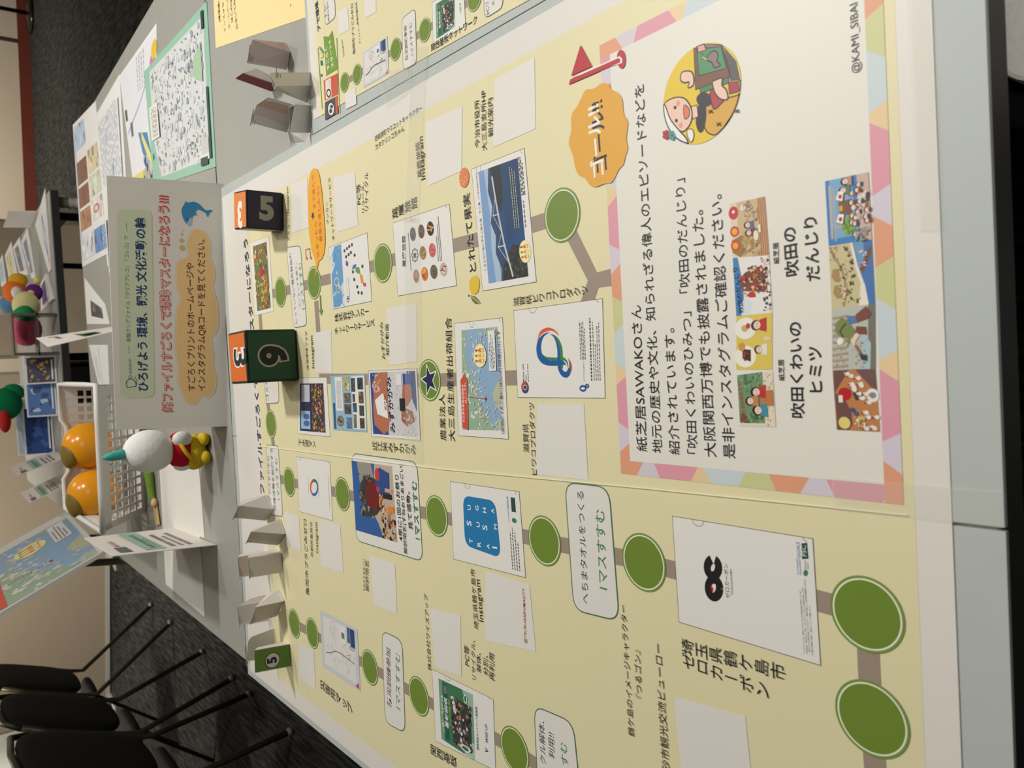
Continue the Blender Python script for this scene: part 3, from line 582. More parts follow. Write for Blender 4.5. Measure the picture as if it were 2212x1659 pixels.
def rice(k, P_):
    M_ = Pic(k, [P_.at(.03, .03), P_.at(.97, .03), P_.at(.97, .97), P_.at(.03, .97)][::-1], False); M_ = P_
    P_.rect(.035, .03, .965, .965, (44, 74, 140)); P_.poly([(.035, .1), (.035, .62), (.5, .66), (.965, .62), (.965, .3), (.8, .06), (.4, .03), (.035, .03)], (208, 206, 208)); P_.poly([(.38, .03), (.62, .14), (.965, .14), (.965, .03)], (40, 66, 128))
    P_.poly([(.04, .32), (.2, .5), (.5, .44), (.8, .5), (.965, .62), (.965, .2), (.7, .12), (.3, .1), (.04, .14)], (206, 204, 204)); P_.blobs(60, (.05, .14, .95, .5), .03, [(226, 226, 226), (190, 190, 192), (214, 212, 210)], 41)
    P_.poly([(.04, .72), (.18, .92), (.45, .93), (.62, .90), (.80, .93), (.965, .8), (.965, .58), (.6, .60), (.3, .58), (.1, .62)], (182, 112, 84)); P_.poly([(.28, .62), (.34, .84), (.55, .88), (.66, .70), (.5, .62)], (232, 232, 230)); P_.blobs(20, (.66, .74, .95, .92), .026, [(226, 226, 226), (206, 200, 206)], 42)
    P_.poly([(.18, .24), (.26, .34), (.4, .33), (.44, .24), (.4, .12), (.26, .08)], (160, 96, 70)); P_.poly([(.46, .28), (.62, .30), (.78, .28), (.8, .16), (.62, .10), (.48, .2)], (176, 108, 80)); P_.rect(.40, .25, .58, .36, (34, 40, 36)); P_.blobs(26, (.06, .06, .4, .3), .026, [(222, 220, 222), (190, 190, 200), (210, 200, 190)], 43)
    P_.rect(.78, .10, .93, .27, (38, 76, 146)); P_.rect(.77, .30, .93, .41, (226, 226, 222)); P_.text('近江米', .40, .63, .62, .635, (60, 40, 36), .006); P_.text('みずかがみ', .08, .475, .90, .51, (30, 34, 64), .02); P_.frame(.0022, (236, 232, 226)); P_.frame(.0005, LN)
folder([(803.4, 941.8), (795.8, 800.7), (900.3, 795.3), (908.4, 950.7)], rice, 'folder picture of hands holding white rice')
def pages(k, P_):
    P_.fill((150, 186, 204)); P_.rect(.02, .90, .5, .97, (40, 92, 136)); P_.rect(.04, .02, .97, .38, (226, 226, 220)); P_.rect(.36, .66, .97, .87, (230, 230, 226)); P_.dashes([(.40, .70 + .03*i, .9) for i in range(5)], (110, 110, 116), .012, 8); P_.ell(.17, .76, .10, .11, (86, 120, 140)); P_.ell(.17, .76, .075, .08, (150, 124, 90))
    P_.blobs(16, (.12, .7, .22, .83), .03, [(206, 176, 130), (60, 50, 40), (170, 140, 104)], 51)
    for a0, b0, a1, b1, c in [(.04, .42, .24, .58, (96, 120, 150)), (.3, .42, .48, .62, (90, 86, 90)), (.5, .42, .68, .62, (110, 104, 92)), (.72, .44, .97, .62, (176, 170, 120)), (.06, .28, .3, .36, (120, 110, 90)), (.34, .26, .5, .36, (60, 80, 100)), (.52, .30, .66, .36, (80, 70, 66)), (.7, .28, .94, .38, (60, 74, 84)), (.06, .06, .24, .18, (84, 70, 54)), (.28, .06, .46, .18, (70, 74, 70)), (.5, .06, .70, .18, (110, 86, 60)), (.74, .06, .94, .2, (52, 62, 72))]:
        P_.rect(a0, b0, a1, b1, c); P_.blobs(9, (a0, b0, a1, b1), .035, [tuple(min(255, int(v*f)) for v in c) for f in (.6, .85, 1.2, 1.45)], int(a0*100 + b0*10))
folder([(720.7, 928.5), (714, 811.8), (788, 807.8), (793.4, 933.4)], pages, 'folder picture in blue filled with small photographs')
def sewer(k, P_):
    P_.rect(.06, .12, .9, .92, (40, 44, 74)); P_.rect(.1, .58, .42, .88, (150, 186, 214)); P_.rect(.58, .58, .88, .86, (206, 212, 220)); P_.ell(.2, .70, .05, .1, (34, 110, 176)); P_.ell(.32, .70, .05, .1, (34, 110, 176)); P_.ell(.2, .70, .02, .04, (176, 60, 70)); P_.ell(.32, .70, .02, .04, (176, 60, 70))
    P_.rect(.06, .12, .9, .52, (70, 60, 62)); P_.blobs(90, (.06, .12, .9, .52), .04, [(150, 70, 74), (176, 120, 90), (60, 52, 60), (206, 180, 70), (120, 110, 120), (196, 140, 130), (84, 66, 90)], 61)
    for b in (.2, .36): P_.blobs(14, (.38, b, .8, b + .06), .02, [(226, 196, 60), (206, 170, 50)], 62)
folder([(642.9, 937), (643.4, 816.5), (705.8, 815), (713.4, 943.4)], sewer, 'folder picture with a dark patchwork of colours')
def ringf(k, P_):
    tabs(P_, .9); K6 = crop(560, 940, .21692); c = K6(548, 522)
    for t0, t1, col in ((-2.4, .1, (206, 84, 66)), (.1, 2.2, (44, 116, 184)), (2.2, 3.95, (30, 120, 96))):
        k.pxline([(c[0] - 7.6*cos(t0 + (t1-t0)*i/20 + 1.0), c[1] + 15.5*sin(t0 + (t1-t0)*i/20 + 1.0)) for i in range(21)], .0042, col)
    P_.dashes([(.38, .66, .66), (.34, .36, .66), (.18, .06, .78)], (150, 146, 142), .012)
folder([(647.5, 1104.8), (641, 986.5), (712.6, 997.4), (719, 1125)], ringf, 'white folder picture with a small tricolour ring')
def tsuru(k, P_):
    tabs(P_, .73); k.rrect([(1005, 1178), (1000, 1070), (1070.6, 1081.5), (1083, 1206)], .012, (34, 122, 176))
    def L(ch, pts, asp=1):
        for c_, (x, y) in zip(ch, pts): k.text(c_, (x, y + 5.5), (x - .8, y - 5.5), (240, 240, 238), .03, .95)
    K33 = crop(600, 750, .27125)
    L('TSU', [K33(1555, 1545), K33(1545, 1405), K33(1540, 1278)]); L('RUGH', [K33(1620, 1572), K33(1612, 1415), K33(1602, 1283)]); L('ASH', [K33(1690, 1588), K33(1672, 1440), K33(1663, 1300)])
    L('MA', [K33(1750, 1432), K33(1726, 1305)]); k.text('I', (K33(1750, 1600)[0], K33(1750, 1600)[1] + 1.5), (K33(1750, 1600)[0] - .3, K33(1750, 1600)[1] - 2), (240, 240, 238), .03)
    P_.text('SUSTAINABLE', .62, .155, .76, .155, (40, 110, 170), .012); P_.text('GOALS', .77, .15, .92, .15, (40, 110, 170), .02); P_.rect(.75, .06, .92, .115, (40, 80, 70)); P_.ell(.65, .09, .03, .03, (60, 130, 110)); P_.dashes([(.06, .15, .5), (.06, .12, .56), (.06, .09, .52), (.06, .06, .4)], (96, 90, 86), .010)
folder([(980.2, 1207.5), (973, 1040), (1121.6, 1062), (1135.7, 1247.8)], tsuru, 'white folder picture with a blue lettered block')
def zero(k, P_):
    tabs(P_, .79); K7 = crop(1100, 1150, .30741)
    def rg(cx, cy, w): 
        k.pxline([K7(cx + 40*cos(t)*1.0, cy + 62*sin(t)) for t in [2*pi*i/40 for i in range(41)]], w, (36, 34, 34))
    rg(1440, 392, .0062); k.pxline([K7(1433 + 40*cos(t), 247 + 58*sin(t)) for t in [-pi/2 + .35 + (2*pi - .6)*i/40 for i in range(41)]], .0062, (36, 34, 34))
    k.px([K7(1412, 384), K7(1424, 372), K7(1436, 392), K7(1436, 420), K7(1424, 410)], (190, 30, 40)); k.px([K7(1424, 372), K7(1438, 358), K7(1446, 372), K7(1446, 392), K7(1436, 394)], (238, 236, 232))
    k.text('ゼロカーボン', K7(1552, 466), K7(1538, 222), (60, 30, 34), .012); k.text('TSURUGASHIMA', K7(1577, 444), K7(1566, 258), (70, 56, 56), .008)
    k.text('SUSTAINABLE', K7(2040, 298), K7(2030, 182), (40, 110, 170), .012); k.text('DEVELOPMENT', K7(2058, 300), K7(2047, 182), (40, 110, 170), .012); k.text('GOALS', K7(2050, 178), K7(2040, 68), (40, 110, 170), .02)
    k.px([K7(2052, 78), K7(2095, 72), K7(2105, 184), K7(2060, 188)], (36, 76, 70)); k.text('FSC', K7(2092, 170), K7(2086, 90), (206, 216, 206), .02); k.pxell(K7(2085, 285), 5, 7, (70, 130, 100)); k.text('Plastics', K7(2090, 258), K7(2086, 198), (60, 90, 80)); k.text('Smart', K7(2108, 258), K7(2104, 210), (60, 90, 80))
    def fine(t, a, b): k.text(t, K7(*a), K7(*b), (60, 54, 52))
    fine('○このファイルは、環境にやさしい以下の植物資源を使用しています', (2083, 850), (2052, 404)); fine('○本製品は「耐水加工」を施しておりますが、水などの液体が付着した際は', (2101, 855), (2070, 386))
    fine('速やかに水を拭き取ってください。通常の紙として回収は問題ありません', (2118, 840), (2085, 328)); fine('○本製品を廃棄する際は、資源ゴミとしてご廃棄ください', (2139, 868), (2118, 512))
folder([(1467.3, 1343.7), (1452.6, 1114.8), (1755.9, 1163.6), (1773, 1437.4)], zero, 'white folder picture with a black double ring mark')
def wise(k, P_):
    tabs(P_, .72); G = Pic(k, [(954, 1595.7), (947.3, 1465), (1021.7, 1500.4), (1027, 1643.4)]); wise_art(G)
    P_.text('関西基板ネットワーク事務局', .18, .245, .78, .245, (40, 60, 56), .014); P_.text('WISE UP', .34, .10, .60, .10, (50, 52, 120), .016); P_.text('V', .2, .10, .26, .10, (40, 40, 60), .02)
def wise_art(G):
    G.fill((116, 160, 130)); G.rect(0, .12, 1, .9, (62, 120, 84)); G.poly([(0, 0), (0, .3), (.25, .18), (.25, 0)], (170, 196, 180)); G.poly([(1, .3), (1, 0), (.8, 0), (.8, .2)], (150, 184, 164)); G.rect(.06, .74, .96, .86, (24, 96, 78))
    G.text('基板回収', .24, .75, .74, .755, (240, 240, 236), .03, .8); G.rect(.8, .755, .93, .85, (120, 116, 120)); G.blobs(40, (.12, .88, .76, .95), .018, [(232, 190, 190), (226, 226, 216)], 71); G.blobs(26, (.3, .67, .74, .72), .012, [(232, 206, 90), (220, 190, 80)], 72)
    G.rect(.08, .08, .8, .62, (60, 62, 60)); G.blobs(110, (.06, .06, .84, .64), .045, [(40, 40, 40), (90, 94, 90), (150, 150, 146), (206, 160, 140), (120, 60, 70), (220, 216, 210), (70, 90, 76), (170, 120, 104)], 73)
    G.ell(.1, .26, .05, .14, (232, 236, 228), 16); G.ell(.1, .26, .03, .10, (60, 110, 90), 16); G.ell(.88, .2, .07, .05, (236, 240, 232), 16); G.ell(.88, .2, .055, .03, (50, 110, 80), 16)
folder([(941.7, 1601), (933.4, 1445), (1065.6, 1510.3), (1071, 1665)], wise, 'white folder picture with a green photo collage')
def cmap(k, P_): city_map(P_)
def city_map(P_):
    P_.fill((202, 206, 214)); P_.rect(.08, .08, .94, .92, (224, 220, 214))
    R = random.Random(7)
    for i in range(26):
        a, b = R.uniform(.1, .85), R.uniform(.1, .85); pts = [(a, b)]
        for j in range(4): a = min(.92, max(.1, a + R.uniform(-.1, .1))); b = min(.9, max(.1, b + R.uniform(-.1, .1))); pts.append((a, b))
        P_.line(pts, .0004, R.choice([(176, 172, 170), (190, 180, 176), (206, 186, 182)]))
    P_.line([(.3, .88), (.34, .75), (.42, .62), (.44, .5), (.42, .3), (.40, .1)], .0011, (96, 90, 90)); P_.line([(.4, .24), (.52, .2), (.46, .3)], .0007, (120, 112, 112))
    P_.rect(.66, .08, .96, .19, (44, 70, 120)); P_.rect(.7, .2, .96, .27, (70, 100, 150)); P_.rect(.64, .3, .92, .46, (228, 228, 226)); P_.rect(.72, .34, .82, .42, (120, 120, 124)); P_.dashes([(.6, .1 + .03*i, .66) for i in range(5)], (120, 120, 130), .01); P_.poly([(.02, .02), (.12, .03), (.03, .12)], (196, 90, 96))
folder([(697.4, 1439), (692, 1319), (772, 1360.6), (778.8, 1492.8)], cmap, 'pale folder picture with a street map', edge=(150, 150, 156))
def grapes(k, P_):
    P_.rect(.05, .12, .94, .84, (112, 118, 74)); P_.blobs(120, (.05, .12, .94, .84), .035, [(70, 86, 50), (150, 140, 80), (206, 180, 90), (200, 110, 70), (226, 206, 150), (176, 80, 60), (96, 110, 60)], 81); P_.ell(.56, .44, .06, .1, (186, 40, 70)); P_.blobs(20, (.1, .2, .45, .6), .03, [(214, 120, 80), (226, 170, 80)], 82)
folder([(550.6, 681.6), (539.6, 525), (580.7, 510.8), (591, 672)], grapes, 'white framed picture of colourful garden flowers', edge=(176, 170, 160))
# fruit, badge, flag -------------------------------------------------------
k = Pr(PL, .0005); k.pxell(K22(1487, 125), 10.5, 22, (222, 128, 74), .05); 
for x, y in ((1470, 150), (1490, 160), (1500, 120), (1480, 175), (1455, 150), (1510, 140)): k.pxell(K22(x, y), 1, 1.3, (244, 206, 160), 0, 8)
k.build('orange_print', sheet, 'orange tangerine print')
k = Pr(PL, .0005); k.px([K22(*t) for t in [(1580, 902), (1604, 930), (1610, 980), (1600, 1030), (1575, 1054), (1546, 1050), (1530, 1010), (1526, 960), (1545, 920)]], (226, 190, 58)); k.px([K22(*t) for t in [(1537, 1060), (1575, 1070), (1600, 1098), (1618, 1128), (1575, 1130), (1550, 1105)]], (116, 120, 66)); k.pxline([K22(1540, 1064), K22(1612, 1126)], .0006, (226, 218, 176)); k.pxell(K22(1523, 1064), 1.5, 2.5, (116, 120, 66)); k.build('lemon_print', sheet, 'yellow lemon with a leaf')
K11 = crop(1100, 0, .27125)
k = Pr(PL, .0008)
def scallop(pts, n=6):
    o = []; P_ = [Vector(t) for t in pts]
    for i in range(len(P_)):
        p0, p1, p2, p3 = P_[i-1], P_[i], P_[(i+1) % len(P_)], P_[(i+2) % len(P_)]
        for j in range(n):
            t = j / n; o.append(.5*((2*p1) + (p2-p0)*t + (2*p0-5*p1+4*p2-p3)*t*t + (3*p1-p0-3*p2+p3)*t**3))
    return o
k.px([K11(*t) for t in scallop([(480, 1140), (500, 1040), (497, 960), (510, 895), (545, 850), (580, 780), (615, 718), (680, 705), (740, 665), (790, 668), (820, 712), (870, 740), (905, 790), (912, 860), (920, 915), (950, 970), (945, 1040), (938, 1110), (950, 1180), (930, 1250), (915, 1310), (880, 1350), (845, 1420), (815, 1458), (760, 1465), (700, 1488), (650, 1478), (610, 1420), (560, 1395), (530, 1330), (515, 1250)])], (226, 166, 52))
k.text('ゴール!!', (1314.5, 366), (1303.5, 213), (32, 30, 30), .035); k.text('ゴール!!', (1307.5, 376), (1295, 222), (240, 238, 230), .035); k.build('goal_badge', sheet, 'orange scalloped goal badge')
k = Pr(PL, .0008); k.px([K11(573, 360), K11(664, 530), K11(498, 606)], (186, 38, 52)); k.pxell(K11(898, 473), 9.5, 20.5, (186, 38, 52), -.05); k.px([K11(488, 622), K11(886, 448), K11(905, 470), (1100 + 905*.27125, 503*.27125), K11(880, 512)], (236, 230, 222)); k.px([K11(492, 634), K11(880, 462), K11(892, 484), K11(886, 500), K11(478, 676)], (186, 38, 52)); k.build('flag_print', sheet, 'red pennant on a pole')
# notice box ---------------------------------------------------------------
BX0, BX1, BY0, BY1 = -.0905, .2405, .2115, .4305
k = Pr(PL, .0002); w = .0105
cols = [(226, 160, 126), (214, 204, 214), (222, 156, 168), (232, 204, 158), (202, 212, 214), (204, 206, 148)]
def strip(a, b, inw):
    a, b = Vector(a), Vector(b); d = (b - a); L = d.length; d.normalize(); n = Vector(inw); s = 0; i = 0; up_ = True; mi0 = None
    while s < L - .002:
        e = min(L, s + .017 + .006*((i*7) % 3)); sk = .007 if i % 2 else -.005
        s2 = min(max(s + (sk if i else 0), 0), L); e2 = min(max(e + (-.005 if i % 2 else .007), 0), L) if e < L else L
        n0 = len(k.v); k.v += [PL.at(q, k.h) for q in (a + d*s, a + d*e, a + d*e2 + n*w, a + d*s2 + n*w)]
        if n.dot(Vector((-d.y, d.x))) > 0: k.f.append((n0, n0+1, n0+2, n0+3))
        else: k.f.append((n0+3, n0+2, n0+1, n0))
        k.m.append(k._mi(cols[i % 6])); s = e; i += 1
k.uv([(BX0, BY0), (BX1, BY0), (BX1, BY1), (BX0, BY1)], (226, 214, 190))
for aa_, bb_, nn_ in (((BX0, BY1), (BX0, BY0), (1, 0)), ((BX0, BY1), (BX1, BY1), (0, -1)), ((BX0, BY0), (BX1, BY0), (0, 1)), ((BX1, BY1), (BX1, BY0), (-1, 0))): strip(aa_, bb_, nn_); k.up()
k.uv([(BX0 + w, BY0 + w), (BX1 - w, BY0 + w), (BX1 - w, BY1 - w), (BX0 + w, BY1 - w)], (229, 225, 214)); box = k.build('notice_box', sheet, 'white notice with a pastel triangle border')
cap([('紙芝居SAWAKOさん', (1399.7, 975.7), (1386, 657.9)), ('地元の歴史や文化、知られざる偉人のエピソードなどを', (1432.3, 979), (1392, 179)), ('紹介されています。', (1470, 982.5), (1457.5, 708)), ('「吹田くわいのひみつ」「吹田のだんじり」', (1509, 981), (1480.5, 384)),
     ('大阪関西万博でも披露されました。', (1549, 988), (1520, 452)), ('是非インスタグラムご確認ください。', (1590, 991), (1560, 418))], INK, .004, 'notice_lettering', h=.0006)
cap([('紙芝居', (1696.5, 822.5), (1694.5, 776))], INK, .02, 'notice_lettering'); cap([('紙芝居', (1685, 569), (1683, 523))], INK, .02, 'notice_lettering')
cap([('吹田くわいの', (1739.8, 902.9), (1733, 694.4)), ('ヒミツ', (1778.4, 847.3), (1775, 747.5))], INK, .03, 'notice_lettering'); cap([('吹田の', (1727.9, 593.7), (1721, 487.8)), ('だんじり', (1773, 604.3), (1765.5, 465.9))], INK, .03, 'notice_lettering')
cap([('@KAMI_SIBAI', (1863.5, 153.6), (1858, 2))], (62, 52, 62), 0, 'notice_lettering')
# round picture of a storyteller
k = Pr(PL, .0006)
def kp(pts, col): k.px([K11(*t) for t in pts], col)
OUT = (48, 34, 36); SK = (238, 200, 178)
def op(pts, col, w=.0011): kp(pts, col); k.pxline([K11(*t) for t in pts], w, OUT, True)
c = PL.px((1513.9, 204)); rr_ = .0327
k.disc(c, rr_, (228, 196, 44), 64)
def clip(pts):
    """keep the picture inside its round frame"""
    o = []
    for t in pts:
        q = PL.px(K11(*t)) - c
        if q.length > rr_*.985: q = q * (rr_*.985 / q.length)
        o.append(c + q)
    return o
def cp(pts, col, w=.0009):
    Q = clip(scallop(pts, 4)); k.uv(Q, col)
    if w: k.line(Q, w, OUT, True)
def cs(pts, col, w=.0009):
    Q = clip(pts); k.uv(Q, col)
    if w: k.line(Q, w, OUT, True)
cs([(1760, 270), (1930, 380), (1925, 610), (1765, 650)], (84, 82, 80), 0)
cp([(1560, 900), (1590, 800), (1700, 790), (1880, 750), (1930, 760), (1860, 950), (1760, 1040), (1680, 1080), (1590, 1060), (1555, 990)], (216, 164, 62))
cs([(1780, 1010), (1860, 940), (1800, 1060), (1730, 1078)], (130, 40, 50)); cp([(1500, 780), (1545, 740), (1600, 760), (1620, 820), (1560, 850), (1515, 830)], (40, 38, 40)); cp([(1512, 850), (1560, 820), (1570, 930), (1548, 1040), (1515, 1045), (1495, 970)], (36, 34, 36)); cs([(1455, 850), (1500, 838), (1510, 930), (1465, 950)], SK)
cp([(1610, 720), (1700, 690), (1740, 760), (1690, 830), (1640, 870), (1615, 820)], (176, 52, 60)); cs([(1750, 660), (1830, 650), (1835, 730), (1760, 750)], (170, 44, 76)); cs([(1830, 640), (1915, 620), (1920, 710), (1835, 725)], (222, 170, 80))
cs([(1520, 690), (1750, 610), (1755, 660), (1530, 745)], (66, 128, 82)); cs([(1462, 290), (1755, 240), (1765, 610), (1490, 715)], (122, 78, 56)); cs([(1495, 320), (1725, 275), (1735, 545), (1515, 605)], (76, 142, 92)); cs([(1500, 320), (1560, 305), (1575, 400), (1510, 420)], (226, 160, 150)); cs([(1560, 300), (1722, 272), (1726, 350), (1575, 385)], (132, 116, 108))
cp([(1590, 440), (1640, 405), (1670, 440), (1660, 490), (1690, 520), (1640, 540), (1620, 500), (1585, 480)], (132, 116, 112)); cp([(1540, 420), (1550, 450), (1585, 470), (1580, 480), (1545, 462)], (230, 220, 180), .0004)
cp([(1375, 590), (1400, 570), (1455, 572), (1475, 620), (1470, 680), (1430, 700), (1440, 655), (1400, 660), (1372, 640)], SK); cp([(1625, 660), (1650, 640), (1700, 625), (1700, 680), (1735, 720), (1745, 790), (1690, 790), (1645, 740)], SK)
cp([(1240, 830), (1320, 780), (1400, 785), (1450, 850), (1462, 930), (1440, 1000), (1380, 1050), (1300, 980), (1260, 900)], SK); cp([(1165, 1000), (1180, 930), (1225, 850), (1250, 845), (1290, 950), (1360, 1040), (1420, 1110), (1425, 1170), (1350, 1160), (1260, 1185), (1190, 1110)], (238, 236, 228)); cp([(1425, 1040), (1460, 1030), (1478, 1080), (1455, 1135), (1428, 1090)], (236, 232, 224), .0006)
for x, y in ((1328, 858), (1338, 962)): k.pxell(K11(x, y), 3.2, 4, OUT)
for x, y in ((1352, 824), (1372, 1000)): k.pxell(K11(x, y), 4, 6, (232, 150, 130))
cp([(1398, 840), (1440, 870), (1438, 930), (1402, 945)], (222, 120, 90), .0006)
for x, y, col in ((1255, 1075, (176, 40, 56)), (1305, 1082, (70, 150, 140))):
    for t in range(5): k.pxell(K11(x + 17*cos(t*1.257), y + 24*sin(t*1.257)), 3.4, 4.6, col)
for x, y in ((1610, 890), (1675, 990), (1820, 885)): k.pxline([K11(x-18, y-10), K11(x+18, y+10)], .0008, OUT); k.pxline([K11(x-14, y+14), K11(x+14, y-14)], .0008, OUT)
k.build('round_picture', sheet, 'yellow disc with a woman in a white headscarf')
# story cards --------------------------------------------------------------
def card(q, f, label):
    k = Pr(PL, .0006); f(k, Pic(k, [q[3], q[0], q[1], q[2]])); k.build('story_picture', sheet, label)
FACE = (236, 206, 186)
def folk(P_, a, b, r, hair, coat, seed=0):
    P_.poly([(a - 1.5*r, b - 3.2*r), (a + 1.5*r, b - 3.2*r), (a + 1.1*r, b - .9*r), (a - 1.1*r, b - .9*r)], coat); P_.ell(a, b + .25*r, r*1.12, r*1.25*P_.w/P_.hh, hair, 18); P_.ell(a, b - .15*r, r*.86, r*.9*P_.w/P_.hh, FACE, 18)
    for s in (-.3, .3): P_.ell(a + s*r, b - .1*r, r*.1, r*.14*P_.w/P_.hh, (50, 40, 40), 8)
def s1(k, P_):
    P_.fill((226, 214, 190)); P_.rect(.06, .28, 1, 1, (112, 146, 106)); P_.blobs(50, (.06, .3, .26, .98), .045, [(84, 118, 76), (130, 160, 116), (70, 100, 66)], 91); P_.blobs(40, (.66, .3, 1, .98), .045, [(84, 118, 76), (130, 160, 116)], 92); P_.blobs(26, (.02, .02, .98, .3), .03, [(226, 214, 196), (206, 196, 170), (214, 190, 170)], 93)
    P_.rect(.38, .02, .66, .34, (190, 122, 66)); folk(P_, .3, .46, .085, (48, 34, 30), (70, 140, 160)); folk(P_, .64, .48, .085, (52, 34, 28), (190, 52, 52)); folk(P_, .48, .66, .075, (60, 46, 40), (196, 130, 80)); P_.text('吹田くわいのヒミツ', .09, .80, .86, .90, (206, 40, 44), .03)
def s2(k, P_):
    P_.fill((220, 196, 92)); P_.ell(.24, .74, .2, .30, (238, 234, 220)); P_.ell(.76, .74, .2, .30, (238, 234, 220)); P_.poly([(.14, .58), (.36, .58), (.38, .82), (.20, .82)], (90, 40, 34)); P_.blobs(16, (.16, .62, .36, .80), .03, [(176, 60, 50), (96, 110, 60), (60, 30, 28)], 95); P_.ell(.42, .84, .08, .1, (206, 150, 70)); folk(P_, .36, .36, .07, (84, 60, 40), (230, 226, 216)); folk(P_, .80, .42, .085, (70, 40, 36), (190, 52, 54)); P_.ell(.55, .14, .03, .1, FACE)
    P_.ell(.76, .76, .06, .09, (200, 170, 120)); P_.ell(.80, .66, .05, .06, (190, 60, 60))
def s3(k, P_):
    P_.fill((232, 228, 222)); P_.poly([(0, 1), (1, 1), (1, .86), (.5, .74), (0, .78)], (70, 130, 186)); P_.poly([(0, .84), (.2, .86), (.3, .7), (.2, .5), (0, .6)], (214, 222, 228)); P_.poly([(.36, .1), (.42, .78), (.62, .86), (.74, .66), (.82, .3), (.8, .05)], (122, 74, 54)); P_.blobs(60, (.32, .2, .84, .74), .04, [(150, 80, 60), (196, 60, 46), (96, 56, 44), (226, 190, 160), (206, 120, 50)], 96); P_.blobs(46, (.04, .0, 1, .22), .035, [(50, 44, 44), (232, 220, 210), (206, 176, 160), (84, 70, 66)], 97); P_.rect(.3, .42, .36, .6, (206, 50, 44)); P_.rect(.62, .66, .68, .8, (200, 50, 44)); P_.text('吹田のだんじり', .06, .76, .84, .87, (44, 40, 60), .012)
def s4(k, P_):
    P_.fill((206, 180, 140)); P_.rect(0, .80, 1, 1, (226, 206, 180)); P_.poly([(.0, .78), (.1, 1), (.32, 1), (.4, .7), (.36, .62), (.1, .6)], (150, 120, 70)); P_.ell(.22, .9, .1, .13, (206, 66, 50)); P_.ell(.22, .9, .06, .08, (230, 176, 60)); P_.ell(.48, .9, .1, .13, (206, 66, 50)); P_.ell(.48, .9, .06, .08, (230, 176, 60)); P_.ell(.82, .9, .12, .14, (200, 60, 60)); P_.ell(.84, .9, .03, .04, (236, 230, 226))
    P_.rect(0, 0, 1, .22, (210, 160, 116)); 
    for i in range(4): P_.line([(0, .05*i + .03), (1, .05*i + .03)], .0005, (130, 84, 60))
    P_.blobs(56, (0, .2, .5, .72), .05, [(166, 136, 84), (140, 110, 66), (190, 160, 110)], 98); folk(P_, .42, .5, .055, (44, 34, 34), (120, 60, 56)); folk(P_, .56, .52, .055, (40, 32, 34), (90, 110, 150)); folk(P_, .88, .6, .05, (230, 220, 210), (150, 110, 120)); P_.blobs(26, (.62, .22, 1, .6), .04, [(206, 176, 150), (176, 150, 130), (150, 130, 80)], 99); P_.ell(.36, .3, .09, .07, (236, 226, 206)); P_.rect(.4, .16, .54, .22, (238, 230, 214))
def s5(k, P_):
    P_.fill((190, 128, 76)); P_.poly([(0, 1), (.4, 1), (.62, .98), (1, .6), (1, .98), (.5, 1)], (112, 78, 74)); P_.poly([(0, .98), (.62, .98), (.55, .76), (.3, .62), (.1, .6), (0, .7)], (112, 78, 74)); P_.poly([(.6, 0), (1, .46), (1, 0)], (116, 84, 80)); P_.ell(.6, .74, .11, .16, (186, 30, 36)); P_.ell(.12, .80, .1, .14, (226, 210, 120)); P_.ell(.58, .1, .11, .14, (232, 230, 226)); P_.ell(.58, .1, .05, .08, (140, 134, 134)); P_.poly([(.5, .34), (.5, .5), (.62, .56), (.66, .4), (.6, .3)], (66, 62, 48)); P_.rect(.46, .80, .58, .9, (232, 226, 214))
    R = random.Random(5)
    for i in range(20):
        a = R.uniform(.04, .95); b = .12 + .62*abs(a - .2) + R.uniform(-.1, .16); 
        if b < .92: P_.ell(a, b - .07, .035, .05, (236, 230, 222), 10); P_.ell(a, b, .024, .034, FACE, 12); P_.ell(a - .008, b + .02, .02, .02, (90, 50, 40), 10)
    P_.ell(.34, .58, .04, .06, (70, 84, 120)); P_.ell(.28, .5, .04, .05, (80, 90, 130)); P_.blobs(20, (.06, .3, .24, .56), .03, [(240, 236, 226), (206, 180, 120)], 105)
def s6(k, P_):
    P_.fill((186, 190, 178)); P_.rect(0, 0, 1, .16, (120, 116, 104)); P_.poly([(0, .3), (.6, .3), (.4, .1), (0, .12)], (170, 196, 200)); P_.blobs(70, (0, .2, .62, .98), .022, [(150, 128, 96), (166, 144, 112), (176, 180, 160)], 106)
    for i in range(9): P_.line([(.04 + .1*i, .98), (.06 + .1*i, .62)], .0012, (176, 152, 118))
    P_.poly([(.54, .82), (.62, .92), (.76, .9), (.84, .76), (.78, .6), (.62, .46), (.52, .5), (.5, .7)], (124, 136, 76)); P_.line([(.52, .72), (.62, .8), (.74, .66)], .0012, (70, 80, 50)); P_.poly([(.72, .62), (.86, .64), (.84, .38), (.74, .34)], (96, 120, 164)); P_.poly([(.74, .40), (.86, .44), (.98, .2), (.86, .08), (.78, .16)], (126, 76, 62)); P_.poly([(.56, .46), (.68, .42), (.66, .2), (.54, .18)], (126, 76, 62)); P_.ell(.46, .76, .05, .06, FACE); P_.poly([(.40, .76), (.4, .84), (.46, .88), (.52, .8), (.5, .76)], (238, 236, 232)); P_.poly([(.40, .6), (.46, .66), (.54, .56), (.5, .5)], (126, 138, 80)); P_.poly([(.36, .46), (.46, .56), (.58, .42), (.54, .34), (.44, .44)], FACE)
    for i in range(3): P_.line([(.14 + .03*i, .18), (.16 + .03*i, .3), (.26, .34)], .0012, (60, 60, 60))
    P_.line([(.24, .32), (.38, .44)], .0018, (150, 110, 80))
